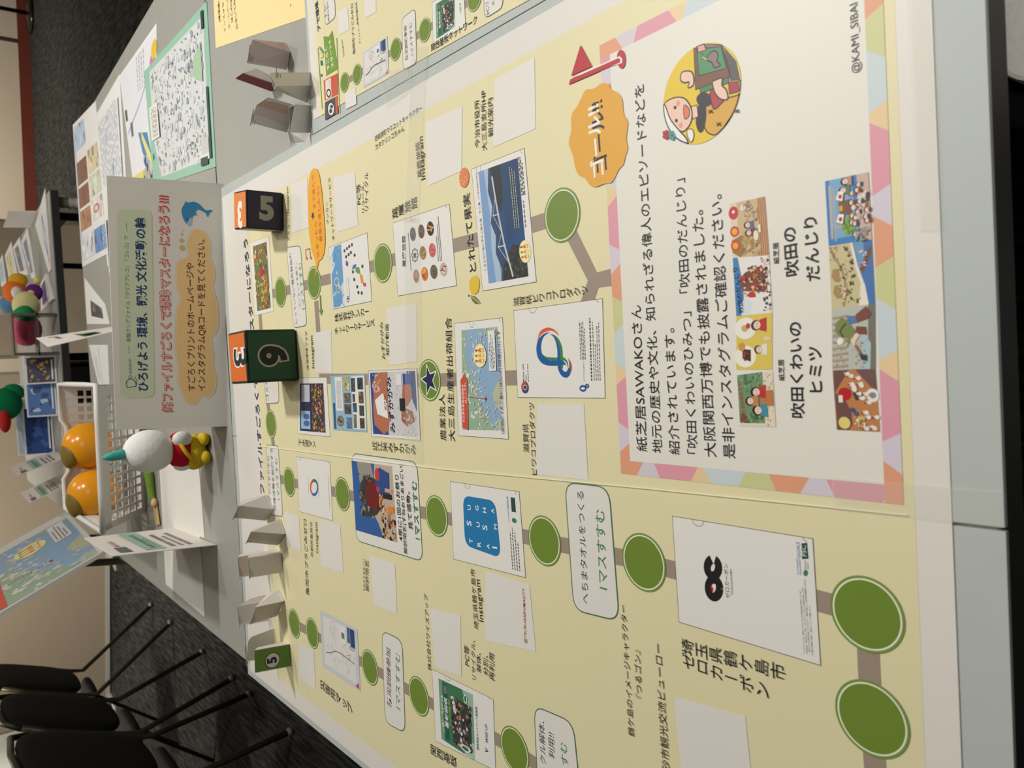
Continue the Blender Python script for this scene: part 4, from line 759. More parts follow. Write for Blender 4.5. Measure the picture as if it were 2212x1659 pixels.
def s7(k, P_):
    P_.fill((204, 190, 146)); P_.poly([(0, .36), (.35, .30), (.6, .40), (1, .5), (1, .34), (.62, .3), (.3, .16), (0, .1)], (232, 224, 208)); P_.poly([(0, .14), (.3, .2), (.62, .34), (1, .44), (1, 0), (0, 0)], (74, 116, 172)); P_.poly([(.5, .3), (.7, .34), (1, .42), (1, .2), (.6, .16)], (112, 156, 190)); P_.poly([(.5, .24), (.56, .3), (.84, .12), (.92, .02), (.80, .02), (.6, .16)], (120, 84, 60)); P_.blobs(22, (.56, .12, .86, .3), .022, [(60, 44, 40), (226, 196, 180), (180, 60, 60), (232, 226, 216)], 107)
    for a, b in ((.12, .5), (.24, .54), (.36, .5), (.48, .46), (.58, .5), (.7, .48), (.82, .54), (.92, .6), (.08, .36)): P_.blobs(6, (a-.04, b-.05, a+.04, b+.05), .026, [(76, 84, 56), (96, 104, 66), (60, 66, 48)], int(a*100))
    for a, b in ((.26, .84), (.52, .86)): P_.poly([(a - .1, b - .1), (a + .1, b - .06), (a + .1, b + .06), (a - .02, b + .1), (a - .1, b + .02)], (170, 138, 84))
    P_.line([(.02, .72), (.3, .62), (.6, .72), (.98, .98)], .0010, (176, 150, 100)); P_.blobs(50, (.04, .58, .74, .78), .018, [(70, 44, 40), (214, 186, 164), (140, 80, 70), (236, 226, 206)], 108); P_.blobs(14, (.72, .8, .98, .98), .016, [(80, 56, 50), (206, 170, 150)], 109)
def s8(k, P_):
    P_.fill((66, 128, 186)); P_.poly([(.3, .88), (1, .9), (1, .4), (.1, .3), (.1, .8)], (122, 170, 206)); P_.rect(.06, .80, .86, .845, (172, 166, 164)); P_.rect(.1, .87, .92, .93, (182, 176, 172)); P_.rect(.24, .3, .29, .86, (172, 166, 164)); P_.rect(.70, .3, .75, .86, (172, 166, 164)); P_.ell(.26, .5, .14, .16, (122, 160, 76)); P_.blobs(20, (.12, .36, .4, .64), .04, [(96, 140, 62), (140, 176, 90)], 111)
    P_.poly([(.42, .4), (.44, .7), (.64, .72), (.66, .4)], (126, 86, 60)); P_.rect(.5, .62, .58, .7, (206, 170, 70)); P_.rect(0, 0, 1, .26, (206, 176, 160))
    R = random.Random(8)
    for i in range(26):
        a, b = R.uniform(.1, .97), R.uniform(.06, .44); P_.ell(a, b + .02, .042, .05, R.choice([(50, 40, 40), (70, 56, 52), (226, 214, 206)]), 12); P_.ell(a, b, .034, .042, FACE, 12); P_.ell(a, b - .07, .04, .04, R.choice([(60, 66, 96), (206, 180, 160), (150, 110, 84), (120, 60, 56)]), 10)
    folk(P_, .80, .58, .05, (44, 40, 44), (90, 130, 90)); folk(P_, .93, .52, .05, (48, 40, 42), (190, 140, 120)); P_.blobs(18, (.0, .02, .2, .36), .04, [(150, 146, 144), (170, 160, 150), (110, 110, 110)], 112)
    for a, b in ((.36, .68), (.70, .66)): P_.poly([(a - .06, b - .06), (a + .08, b - .1), (a + .1, b + .02), (a - .02, b + .09)], (240, 238, 232)); P_.ell(a + .015, b - .015, .034, .042, (206, 36, 40), 18)
c1 = [(1593.3, 810.5), (1670, 800), (1677, 922), (1600, 920)]; c2 = [(1591.7, 683), (1669, 675), (1669, 798), (1591.7, 798)]; c3 = [(1584, 557.6), (1662.5, 551), (1669, 675), (1591.7, 683)]; c4 = [(1577, 440.8), (1653, 424.7), (1662.5, 551), (1584, 557.6)]
d1 = [(1799.4, 800), (1892, 796.7), (1901.7, 932.5), (1808.4, 927.7)]; d2 = [(1797.7, 667), (1891.7, 655.8), (1892.7, 796.8), (1798.7, 798)]; d3 = [(1791.3, 531.9), (1884.6, 517.4), (1891.7, 655.8), (1797.7, 667)]; d4 = [(1783.3, 391.8), (1876.6, 371.9), (1884.6, 517.4), (1791.3, 531.9)]
def q4(c): return [c[0], c[1], c[2], c[3]]
for c, f, l in ((c1, s1, 'green story cover with three people'), (c2, s2, 'yellow story picture with two people thinking of food'), (c3, s3, 'story cover with a tall festival float under blue sky'), (c4, s4, 'story picture with red lanterns over a stone wall'),
                (d1, s5, 'brown story picture with a red parasol and crowd'), (d2, s6, 'story picture of a farmer bending in a paddy field'), (d3, s7, 'story picture of a beach with a boat'), (d4, s8, 'story picture of a shrine gate and two flags')):
    # corners are listed as the photograph shows them; the picture itself reads upward to the left
    card([c[0], c[1], c[2], c[3]], f, l)
# tape strips over the seam and across to the neighbouring board
tm = mat((236, 234, 222), .12, alpha=.16, spec=.6)
def tape(name, pts, lab, par=poster, h=.0016):
    k = MB(); k.add([PL.at(PL.px(t), h) for t in pts], [tuple(range(len(pts)))]); o = k.build(name, tm, par); o['label'] = lab
tape('tape_strip', [(1800, 1030), (2170, 1060), (2168, 1140), (1800, 1100)], 'clear tape across the front end of the seam')
tape('tape_strip', [(890, 100), (872, 480), (905, 480), (925, 100)], 'clear tape running from the right edge across the poster')
tape('tape_strip', [(872, 470), (880, 1000), (916, 1000), (908, 470)], 'clear tape over the horizontal fold')
tape('tape_strip', [(1960, -20), (1985, 500), (2034, 500), (2010, -20)], 'clear tape along the front margin')
k = MB(); k.add([PL.at(PL.px(t), .0013) for t in [(560, 962), (955, 1011.5), (1400, 1053), (1960, 1110), (1960, 1113.5), (1400, 1056), (955, 1014), (560, 964)]], [(0,1,6,7), (1,2,5,6), (2,3,4,5)]); o = k.build('fold_line', mat((246, 240, 210), .3), sheet)
# ------------------------------------------------------------------ second poster to the right
rp = empty('game_poster', (.62, .62, TAB), 'second cream game poster cut off at the picture edge, beside the grey paper figures', 'poster')
flat('backing_board', [(.2908, .20), (.92, .20), (.92, .972), (.3168, .972)], TOP - .0008, .0035, bm, rp)
sh2 = flat('sheet', [(.2922, .23), (.90, .23), (.90, .962), (.334, .964)], TOP - .0002, .0005, mat((228, 222, 212), .4), rp)
p = Pr(PL, -.0001); p.uv([(.2935, .25), (.89, .25), (.89, .938), (.3325, .944)], CRM); p.build('cream_ground', sh2)
p = Pr(PL, .0001); p.pxline([(744.6, 178), (771.7, 160.9), (1024, -3), (1100, -50)], .0074, TAU); p.build('route_line', sh2)
for c in [(744.6, 178), (771.7, 160.9), (855, 106.6), (918, 65), (1025, -4)]: space(c, SPR*.53, PL, sh2)
K1 = crop(600, 0, .27125); K3 = crop(640, 0, .15672)
p = Pr(PL, .0003); p.px([K3(*t) for t in [(415, 1045), (378, 500), (450, 505), (500, 420), (545, 740), (582, 945)]], (122, 156, 62))
p.text('すごろく', K3(462, 945), K3(428, 640), (238, 240, 230), .03); p.text('スタート!!', K3(520, 915), K3(478, 545), (238, 240, 230), .03); p.build('start_flag', sh2, 'green start flag with white lettering')
p = Pr(PL, .0003); p.px([K3(*t) for t in [(393, 1385), (380, 1110), (570, 1010), (576, 1300)]], (204, 92, 62)); p.px([K3(*t) for t in [(412, 1370), (402, 1115), (480, 1070), (488, 1335)]], (232, 224, 214)); p.pxell(K3(450, 1285), 5, 9.5, (44, 42, 46)); p.pxell(K3(450, 1285), 3, 6, (226, 220, 214)); p.text('ひょうし', K3(476, 1215), K3(464, 1095), (44, 42, 46), .03)
p.px([K3(*t) for t in [(400, 1659), (398, 1410), (540, 1335), (548, 1570)]], (84, 80, 86)); p.px([K3(*t) for t in [(540, 1335), (570, 1315), (578, 1560), (548, 1575)]], (204, 92, 62)); p.pxell(K3(482, 1505), 8, 16, (30, 28, 30)); p.pxell(K3(482, 1505), 6.6, 13.5, (226, 222, 216)); p.pxell(K3(478, 1530), 3, 5, (60, 56, 60)); p.pxell(K3(490, 1470), 3, 4, (60, 56, 60))
p.build('start_pictures', sh2, 'red and black start squares')
p = Pr(PL, .0003); p.rrect([K3(403, 355), K3(380, -20), K3(532, -20), K3(542, 240)], .007, CRD, (110, 120, 112), .0008); p.text('環境を勉強', K3(466, 285), K3(440, 0), INK, .01); p.text('する!', K3(430, 235), K3(412, 60), INK, .008); p.build('speech_bubble', sh2)
p = Pr(PL, .0003); p.rrect([K1(1000, 560), K1(990, 150), K1(1095, 65), K1(1108, 500)], .007, CRD, (110, 120, 112), .0008); p.text('防災訓練参加', K1(1040, 470), K1(1028, 200), INK, .03); p.text('1マスすすむ', K1(1082, 435), K1(1070, 175), INK, .006); p.build('speech_bubble', sh2)
p = Pr(PL, .0003); p.rrect([K1(1650, 150), K1(1640, -60), K1(1790, -90), K1(1795, 60)], .007, CRD, (110, 120, 112), .0008); p.text('PCリ', K1(1690, 105), K1(1680, 10), INK, .02); p.text('分', K1(1730, 35), K1(1726, 0), INK, .02); p.build('speech_bubble', sh2)
k = Pr(PL, .0003); P_ = Pic(k, [K1(682, 700), K1(678, 420), K1(875, 285), K1(885, 585)]); city_map(P_); k.build('folder_picture', sh2, 'pale folder picture with a street map')
k = Pr(PL, .0003); P_ = Pic(k, [K1(1240, 358), K1(1232, 20), K1(1480, -130), K1(1497, 205)]); P_.fill((232, 229, 222)); P_.frame(.0006, (120, 112, 106)); wise_art(Pic(k, [K1(1265, 312), K1(1258, 35), K1(1412, -60), K1(1415, 215)])); P_.text('WISE UP', .36, .1, .6, .1, (60, 60, 110), .012); k.build('folder_picture', sh2, 'folder picture with a green photo collage')
def patch2(*q): k = Pr(PL, .0002); k.px([K1(*t) for t in q], CRD); k.build('blank_label', sh2)
patch2((475, 100), (555, 55), (570, 235), (487, 280)); patch2((690, 0), (780, -50), (785, 95), (697, 145)); patch2((538, 740), (620, 695), (628, 830), (543, 870))
cap([('亀岡市プラごみゼロ', K1(618, 425), K1(600, 25)), ('京都府亀岡市', K1(645, 190), K1(632, 10)), ('ポイントカード', K1(660, 345), K1(648, 180))], INK, .004, par=sh2, h=.0005); cap([('Instagram', K1(535, 440), K1(520, 310))], (110, 104, 100), par=sh2, h=.0005)
cap([('関西基板ネットワーク', K1(1225, 415), K1(1590, 185))], INK, .004, par=sh2, h=.0005); cap([('アで環境', K3(338, 400), K3(300, 0))], NAVY, .03, 'title_lettering', sh2, h=.0005)
k = Pr(PL, .0004)
for pts, col in (([(312, 640), (345, 650), (385, 720), (370, 740), (330, 690)], (110, 160, 110)), ([(335, 840), (360, 830), (372, 900), (340, 905)], (40, 120, 104)), ([(338, 1030), (360, 1020), (362, 1055), (342, 1058)], (40, 120, 104))): k.px([K3(*t) for t in pts], col)
k.pxell(K3(345, 770), 5, 6, (206, 190, 110)); k.pxell(K3(345, 770), 3, 4, (230, 220, 170)); k.pxline([K3(300, 660), K3(360, 1500)], .0014, (130, 170, 90)); k.pxline([K3(560, 520), K3(600, 1560)], .0014, (130, 170, 90)); k.build('leaf_border', sh2, 'green leaf border round the start')
tape('tape_strip', [(820, 178), (882, 138), (890, 196), (838, 236)], 'clear tape patch bridging the two posters', rp)
tape('tape_strip', [(838, 150), (888, 145), (892, 175), (840, 185)], 'clear tape patch bridging the two posters', rp, .0018)
# ------------------------------------------------------------------ dice
def die(base_r, base_l, s, top, front, left, lab, num_f, num_t):
    a, b = onZ(*base_l), onZ(*base_r); u = (b - a); u.z = 0; u.normalize(); v = Vector((-u.y, u.x, 0)); c = (a + b) / 2 + v * s / 2
    c.z = TOP + .0009
    r = empty('paper_die', c, lab, 'die', 'large paper dice on the game poster')
    me = bpy.data.meshes.new('cube'); bm_ = bmesh.new(); bmesh.ops.create_cube(bm_, size=s)
    for f in bm_.faces:
        n = f.normal; f.material_index = 0 if n.z > .5 else 1 if n.y < -.5 else 2 if n.x < -.5 else 3 if n.x > .5 else 4
    bmesh.ops.bevel(bm_, geom=list(bm_.edges), offset=s*.045, segments=3, affect='EDGES', profile=.5, material=5)
    bm_.to_mesh(me); bm_.free()
    for cc_ in (top, front, left, (40, 40, 46), (180, 60, 50), tuple(int(v_*.55) for v_ in front)): me.materials.append(mat(cc_, .42, noise=.06, nscale=50))
    o = bpy.data.objects.new('cube', me); C.objects.link(o); o.parent = r; o.location = (0, 0, s/2); r.rotation_euler.z = math.atan2(u.y, u.x)
    o.name = 'body'
    fp = Plane(c + Vector((0, 0, s/2)) - v * (s/2 + .0002), u, (0, 0, 1)); tp = Plane(c + Vector((0, 0, s + .0002)), u, v)
    inv = r.rotation_euler.to_matrix().inverted()
    for pl, fn in ((fp, num_f), (tp, num_t)):
        p_ = Pr(pl, 0, 1e-5); fn(p_, s)
        vs = [inv @ (Vector(q) - c) for q in p_.v]; n_ = bpy.data.meshes.new('numeral'); n_.from_pydata(vs, [], p_.f)
        for cc_ in p_.c: n_.materials.append(mat(cc_, .45))
        for pp, i in zip(n_.polygons, p_.m): pp.material_index = i
        ob = bpy.data.objects.new('numeral', n_); C.objects.link(ob); ob.parent = r
    return r
def tx(p_, t, a, b, col, bold, asp=1): p_.text(t, a, b, col, bold, asp, uvs=True)
die((613, 418), (614, 497), .0535, (232, 132, 62), (44, 43, 62), (186, 188, 166), 'smaller paper die with a dark blue front reading 5 and an orange top',
    lambda p_, s: tx(p_, '5', (-.27*s, .16*s), (-.27*s, -.24*s), (160, 154, 138), .05, 1.0), lambda p_, s: tx(p_, '3', (.24*s, -.18*s), (.24*s, .18*s), (246, 240, 226), .05, 1.15))
def nine(p_, s): 
    lp = [(.115*s*cos(t), .07*s + .115*s*sin(t)) for t in [2*pi*i/32 for i in range(32)]]; tl = [(.115*s, .09*s), (.116*s, .0), (.095*s, -.10*s), (.045*s, -.18*s), (-.03*s, -.215*s), (-.10*s, -.222*s)]; t2 = tl[:-1] + [(-.125*s, -.225*s)]
    p_.line(lp, .205*s, (176, 168, 150), True); p_.line(t2, .205*s, (176, 168, 150)); p_.line(lp, .135*s, (26, 26, 26), True); p_.line(tl, .135*s, (26, 26, 26)); 
def three(p_, s): tx(p_, '3', (-.22*s, .22*s), (-.22*s, -.22*s), (246, 238, 226), .13, 1.0) if 0 else (tx(p_, '3', (.20*s, .25*s), (-.20*s, .25*s), (246, 238, 226), .08, 1.10), tx(p_, '3', (.17*s, .22*s), (-.17*s, .22*s), (34, 44, 52), .03, 1.18))
die((641, 711), (648, 821), .0735, (222, 112, 44), (30, 72, 46), (196, 190, 170), 'larger paper die with a dark green front reading 9 and an orange top', nine, three)
# ------------------------------------------------------------------ tent sign
bl, br = onZ(491, 921, TAB), onZ(483, 397, TAB); u = (br - bl).normalized(); v0 = Vector((-u.y, u.x, 0)); a = radians(17); up = Vector((0, 0, cos(a))) + v0 * sin(a)
SP = Plane(bl, u, up); w = (br - bl).length; hh = SP.px((240, 650)).y
r = empty('tent_sign', (bl + br)/2 + v0*.05, 'wide grey white tent card with blue, red and brown lettering and a dolphin', 'sign')
PAP = mat((222, 219, 210), .6)
k = MB(); k.slab([SP.at((0, 0)), SP.at((w, 0)), SP.at((w, hh)), SP.at((0, hh))], .0008, SP.n); fr = k.build('front_panel', PAP, r)
ap = [SP.at((0, hh)), SP.at((w, hh))]; bk = [bl + v0*(2*sin(a)*hh), br + v0*(2*sin(a)*hh)]
k = MB(); n = (bk[0] - ap[0]).cross(ap[1] - ap[0]).normalized(); k.slab([ap[1], ap[0], bk[0], bk[1]], .0008, n); k.build('back_panel', PAP, r)
K21 = crop(0, 400, .31646)
p = Pr(SP, .0003, 1e-5); p.rrect([(261, 860), (253, 452), (327.5, 452), (334, 858)], .012, (204, 213, 186)); p.text('紙製クリアファイル「クリアプレコ」「コレコ」で', K21(895, 1070), K21(878, 345), (52, 74, 96), .012)
p.pxline([K21(868, 315), K21(862, 258)], .0008, (90, 104, 110)); p.pxline([K21(882, 1150), K21(879, 1092)], .0008, (90, 104, 110)); p.text('D-solution', K21(902, 1318), K21(896, 1186), (60, 84, 110), .006); p.pxline([K21(*t) for t in [(930, 1372), (868, 1382), (862, 1345), (880, 1322), (912, 1326), (928, 1350), (930, 1372)]], .0016, (44, 78, 120)); p.pxline([K21(930, 1372), K21(934, 1330), K21(918, 1306)], .001, (44, 78, 120))
p.text('ひろげよう 環境、観光 文化活動の輪', K21(1016, 1405), K21(998, 222), (34, 60, 104), .042)
p.build('green_heading', fr, 'pale green band with navy lettering')
p = Pr(SP, .0003, 1e-5); t_ = '紙ファイルすごろくで環境マスターになろう!!!'
p.text(t_, K21(1186, 1550), K21(1160, 72), (190, 52, 56), .05, 1.05); p.text(t_, K21(1179, 1543), K21(1153, 81), (232, 196, 186), .004, 1.05); p.build('red_heading', fr, 'red outlined lettering')
p = Pr(SP, .0003, 1e-5); cl = [(1258, 1440), (1220, 1330), (1222, 1240), (1205, 1130), (1205, 960), (1212, 850), (1235, 780), (1212, 690), (1212, 560), (1235, 510), (1285, 490), (1280, 400), (1310, 320), (1360, 305), (1410, 340), (1435, 420), (1430, 490), (1455, 560), (1462, 640), (1448, 690), (1475, 800), (1485, 940), (1462, 1020), (1440, 1040), (1455, 1160), (1450, 1230), (1470, 1310), (1460, 1400), (1420, 1445), (1370, 1440), (1335, 1490), (1285, 1485)]
p.px([K21(1345 + (x - 1345)*1.07, 900 + (y - 900)*1.012) for x, y in scallop(cl, 4)], (226, 200, 156)); p.px([K21(1345 + (x - 1345)*1.035, 900 + (y - 900)*1.006) for x, y in scallop(cl, 4)], (228, 218, 196)); p.px([K21(*t) for t in scallop(cl, 4)], (232, 196, 138))
for x, y, q in ((1244, 428, 20), (1240, 378, 15), (1242, 334, 9), (1248, 308, 6)): p.pxell(K21(x, y), q*.3, q*.3, (208, 176, 122))
p.text('すごろくプリントのホームページや', K21(1335, 1405), K21(1325, 532), (88, 44, 34), .022); p.text('インスタグラムQRコードを見てください。', K21(1408, 1405), K21(1405, 372), (88, 44, 34), .022); p.build('brown_cloud', fr, 'orange brown cloud with brown lettering')
p = Pr(SP, .0003, 1e-5); dl = [(1290, 278), (1262, 250), (1244, 205), (1240, 165), (1258, 130), (1270, 108), (1282, 120), (1320, 112), (1360, 128), (1392, 160), (1412, 172), (1440, 168), (1450, 178), (1432, 190), (1422, 214), (1412, 212), (1408, 195), (1385, 180), (1360, 168), (1345, 172), (1335, 190), (1348, 205), (1330, 205), (1318, 212), (1310, 240), (1305, 268)]
p.px([K21(*t) for t in scallop(dl, 3)], (62, 136, 182)); p.px([K21(*t) for t in [(1290, 278), (1272, 262), (1290, 240), (1308, 215), (1310, 240), (1305, 268)]], (150, 196, 214)); p.pxell(K21(1278, 232), 1.3, 1.8, (30, 30, 40)); p.pxell(K21(1298, 236), 2.2, 3, (226, 176, 176)); p.build('dolphin_print', fr, 'blue leaping dolphin')
# ------------------------------------------------------------------ folded paper figures (their printed mascots left out)
WP = (222, 218, 212)
def piece(tl, tr, brr, bll, far_t, far_b, lab, hgt=.055, face=WP, side=(214, 208, 206), mark=None, flap=None, zb=TOP, K=None, grp='folded paper figures left of the tent sign', caption=True):
    K = K or (lambda *q: q)
    A, B = onZ(*K(*bll), zb + .0012), onZ(*K(*brr), zb + .0012)
    A2, B2 = onY(*K(*tl), A.y), onY(*K(*tr), B.y); F = onZ(*K(*far_b), zb + .0012); F2 = onY(*K(*far_t), F.y)
    root = empty('folded_figure', (A + B + F) / 3, lab, 'paper figure', grp); root.location.z = zb
    def pan(name, P, c, parent=root, th=.0005):
        k = MB(); n = (P[1] - P[0]).cross(P[3] - P[0]).normalized(); 
        k.slab(P, th, n); return k.build(name, mat(c, .6), parent)
    fr_ = pan('front_panel', [A, B, B2, A2], face)
    pan('side_panel', [B, F, F2, B2], side); pan('back_panel', [F, A, A2, F2], (216, 212, 206))
    if flap: 
        Q = [onZ(*K(*t), zb + .0012 + z_) for t, z_ in flap]; pan('bottom_flap', Q, (236, 232, 228))
    else: pan('bottom_flap', [A.lerp(F, .1), B.lerp(F, .1), F.lerp(B, .2), F.lerp(A, .2)], (226, 222, 216))
    u_ = (B - A); pl = Plane(A, u_, A2 - A); p_ = Pr(pl, .0002, 1e-5); W_ = u_.length; T_ = (A2 - A).length
    if caption:
        R = random.Random(3)
        for i in range(2): 
            x = .12*W_
            while x < (.5 - .15*i)*W_: p_.uv([(x, T_*(.93 - .06*i)), (x + .03*W_, T_*(.93 - .06*i)), (x + .03*W_, T_*(.95 - .06*i)), (x, T_*(.95 - .06*i))], (120, 112, 110)); x += .045*W_
        p_.uv([(W_*.02, T_*.965), (W_*.98, T_*.965), (W_*.98, T_*.99), (W_*.02, T_*.99)], (176, 166, 166))
    if mark: mark(p_, W_, T_)
    if p_.f: p_.build('print', fr_)
    return root
K5b = crop(480, 1020, .28926)
piece((82, 338), (124, 250), (382, 278), (330, 362), (158, 212), (335, 168), 'grey white folded paper figure nearest the tent sign, right end of the left row', K=K5b, face=(206, 202, 192))
piece((180, 522), (214, 445), (470, 462), (418, 546), (270, 410), (432, 350), 'grey white folded paper figure second from the tent sign in the left row', K=K5b, face=(206, 202, 192))
piece((128, 785), (114, 634), (330, 598), (345, 762), (140, 610), (310, 585), 'pinkish folded paper figure hidden behind another one in the middle of the left row', K=K5b, face=(214, 198, 196))
piece((200, 790), (190, 640), (440, 604), (452, 748), (200, 618), (400, 578), 'grey white folded paper figure facing forward before the pinkish one', K=K5b, face=(212, 207, 200))
piece((124, 1145), (117, 1004), (330, 960), (345, 1110), (200, 950), (320, 915), 'pale folded paper figure at the back, with a curved one leaning before it', K=K5b, face=(210, 206, 206))
piece((204, 1138), (246, 1010), (462, 962), (412, 1072), (330, 918), (412, 872), 'white curved folded paper figure leaning before the pale one, left row', K=K5b, face=(212, 208, 200))
piece((178, 1410), (194, 1264), (390, 1238), (400, 1390), (215, 1230), (385, 1166), 'pale folded paper figure standing behind the green number card', K=K5b, face=(208, 204, 198))
def five(p_, W_, T_):
    p_.disc((W_*.5, T_*.5), W_*.34, (40, 40, 42)); p_.disc((W_*.5, T_*.5), W_*.31, (206, 204, 200)); p_.text('5', (W_*.36, T_*.5 - W_*.2), (W_*.64, T_*.5 - W_*.2), (34, 34, 36), .05, 1.0, uvs=True)
piece((246, 1500), (240, 1330), (500, 1284), (515, 1450), (262, 1310), (450, 1268), 'green folded number card reading 5 in a circle, left end of the row', hgt=.056, face=(98, 134, 58), side=(226, 210, 212), mark=five, K=K5b, caption=False)
K6b = crop(480, 60, .16878); G2 = 'folded paper figures beside the second poster'
piece((312, 452), (385, 150), (868, 315), (828, 540), (402, 148), (806, 196), 'pinkish grey folded paper figure, right rear of the group by the second poster', K=K6b, face=(206, 192, 192), side=(216, 184, 184), zb=TAB, grp=G2)
def oval(p_, W_, T_): p_.uv([(W_*.5 + W_*.26*cos(t), T_*.5 + T_*.27*sin(t)) for t in [2*pi*i/32 for i in range(32)]], (222, 206, 200))
piece((168, 650), (268, 580), (730, 735), (630, 815), (430, 520), (680, 640), 'folded paper figure with a crimson face and pale oval, middle of its group', K=K6b, face=(150, 62, 74), side=(226, 222, 218), mark=oval, zb=TAB, grp=G2, hgt=.05, caption=False)
piece((700, 745), (604, 575), (1160, 572), (1168, 738), (660, 790), (1100, 965), 'bright white folded paper figure at the edge of the second poster', K=K6b, face=(232, 226, 218), side=(216, 214, 212), zb=TAB, grp=G2)
piece((358, 1212), (440, 988), (880, 1130), (832, 1340), (590, 890), (900, 980), 'pinkish folded paper figure behind the plain grey box, left of the group', K=K6b, face=(208, 196, 194), side=(196, 168, 150), zb=TAB, grp=G2)
piece((866, 1340), (852, 1022), (1122, 1046), (1132, 1345), (930, 985), (1150, 1000), 'plain grey folded paper box showing its back, beside the main poster edge', K=K6b, face=(158, 156, 154), side=(206, 204, 204), zb=TAB, grp=G2, hgt=.036, flap=[((866, 1340), 0.018), ((1128, 1345), 0.0), ((1100, 1480), 0), ((918, 1484), 0)], caption=False)
# ------------------------------------------------------------------ basket with balls
b0l, b0r = onZ(312, 1100, TAB), onZ(312, 925, TAB); b0r = Vector((.0, 2.075, TAB)); b0l = Vector((-.325, 2.125, TAB))
f1r, f1l = onZ(207, 832, .815), onZ(222, 1150, .815); g1r, g1l = onY(128, 830, f1r.y + .30), onY(142, 1098, f1l.y + .29)
g0r = b0r + Vector((-.0, .22, 0)); g0l = b0l + Vector((.01, .21, 0))
bk_ = empty('plastic_basket', (b0l + b0r + g0r + g0l) / 4, 'white plastic basket with square holes holding two orange balls', 'basket')
bk_.location.z = TAB
WB = mat((222, 220, 214), .45)
def lattice(name, p00, p10, p11, p01, nx, nz, mx, mz, bar=.3, out=Vector((0, 0, 0)), th=.002):
    """wall p00(bottom left) p10 p11 p01 with nx by nz square holes inside margins mx, mz (fractions)"""
    k = MB(); Q = lambda a_, b_: p00.lerp(p10, a_).lerp(p01.lerp(p11, a_), b_); n = (p10 - p00).cross(p01 - p00).normalized()
    xs = [0]; zs = [0]; cw = (1 - 2*mx) / nx; ch = (1 - mz[0] - mz[1]) / nz
    X = [(0, mx)] + [(mx + i*cw + cw*(1-bar), mx + (i+1)*cw) for i in range(nx - 1)] + [(1 - mx - cw*bar, 1)]
    Z_ = [(0, mz[0])] + [(mz[0] + i*ch + ch*(1-bar), mz[0] + (i+1)*ch) for i in range(nz - 1)] + [(1 - mz[1] - ch*bar, 1)]
    for a0, a1 in X: k.slab([Q(a0, 0), Q(a1, 0), Q(a1, 1), Q(a0, 1)], th, n)
    for c0, c1 in Z_: k.slab([Q(0, c0), Q(1, c0), Q(1, c1), Q(0, c1)], th*.9, n)
    return k.build(name, WB, bk_)
lattice('front_wall', b0l, b0r, f1r, f1l, 14, 5, .05, (.12, .16)); lattice('back_wall', g0r, g0l, g1l, g1r, 14, 5, .05, (.12, .22))
lattice('side_wall', b0r, g0r, g1r, f1r, 9, 5, .08, (.12, .2)); lattice('side_wall', g0l, b0l, f1l, g1l, 9, 5, .08, (.12, .2))
k = MB(); k.slab([b0l, b0r, g0r, g0l], .002, Vector((0, 0, 1))); o = k.build('floor_panel', WB, bk_); o.location.z += .003
def dip(a_, b_, d): return [a_, a_.lerp(b_, .28), a_.lerp(b_, .34) - d, a_.lerp(b_, .70) - d, a_.lerp(b_, .76), b_]
k = MB(); dz = Vector((0, 0, .012)); path = dip(f1l, f1r, Vector((0, 0, .0))) + dip(f1r, g1r, Vector((0, 0, 0)))[1:] + dip(g1r, g1l, dz)[1:] + [f1l]
k.tube(path, .0065, 8); k.build('rim', WB, bk_, True)
OB = mat((226, 150, 30), .22, noise=.10, nscale=9)
for c_, s_, lab in (((-.152, 2.235, .800), .060, 'orange ball in the white basket, right hand one'), ((-.272, 2.215, .797), .061, 'orange ball in the white basket, left hand one')):
    k = MB(); k.ball((0, 0, 0), s_, 0, 32, 20); rt = empty('orange_ball', (c_[0], c_[1], c_[2] - s_), lab, 'ball', 'orange balls in the basket'); k.v = [tuple(Vector(q) + Vector(c_)) for q in k.v]; k.build('skin', OB, rt, True)
    k = MB(); k.ball(Vector(c_) + Vector((-.016, -.010, s_*.74)), (s_*.62, s_*.56, s_*.30), 0, 24, 10, Matrix.Rotation(.25, 3, 'X')); k.build('crown_patch', mat((122, 100, 44), .4, noise=.2, nscale=12), rt, True)
# ------------------------------------------------------------------ soft toy in front of the basket
pb = onZ(455, 968, TAB); r = empty('soft_toy', (pb.x, pb.y + .03, TAB), 'small plush toy with white round head, red body and yellow trousers by the tent sign', 'soft toy'); y_ = pb.y + .03
FUR = mat((232, 230, 226), .95, noise=.06, nscale=160, bump=.5, spec=.05); RDF = mat((184, 30, 44), .9, bump=.4, nscale=200, spec=.05); YLF = mat((214, 186, 48), .9, bump=.4, nscale=200, spec=.05); TQF = mat((72, 176, 166), .85, bump=.3, nscale=200)
x_ = pb.x
def ov(name, c_, rad, m, rot=None, par=r):
    k = MB(); k.ball(c_, rad, 0, 26, 16, rot); return k.build(name, m, par, True)
ov('head', (x_ + .004, y_, TOP + .098), (.040, .038, .046), FUR); ov('trousers', (x_ - .006, y_, TAB + .024), (.035, .033, .024), YLF); ov('body', (x_, y_, TOP + .044), (.035, .032, .027), RDF)
ov('arm', (x_ + .022, y_ - .022, TOP + .044), (.015, .012, .018), FUR); ov('arm', (x_ - .028, y_ - .004, TOP + .042), (.012, .011, .017), FUR); ov('foot', (x_ + .018, y_ - .022, TAB + .010), (.013, .018, .010), YLF); ov('foot', (x_ - .016, y_ - .024, TAB + .010), (.013, .018, .010), YLF)
k = MB(); k.tube([(x_ + .004, y_ - .004, TOP + .138), (x_ + .003, y_ - .006, TOP + .150), (x_ + .002, y_ - .010, TOP + .166), (x_ + .001, y_ - .014, TOP + .180)], [.0085, .0095, .008, .002], 12); k.build('sprout', TQF, r, True)
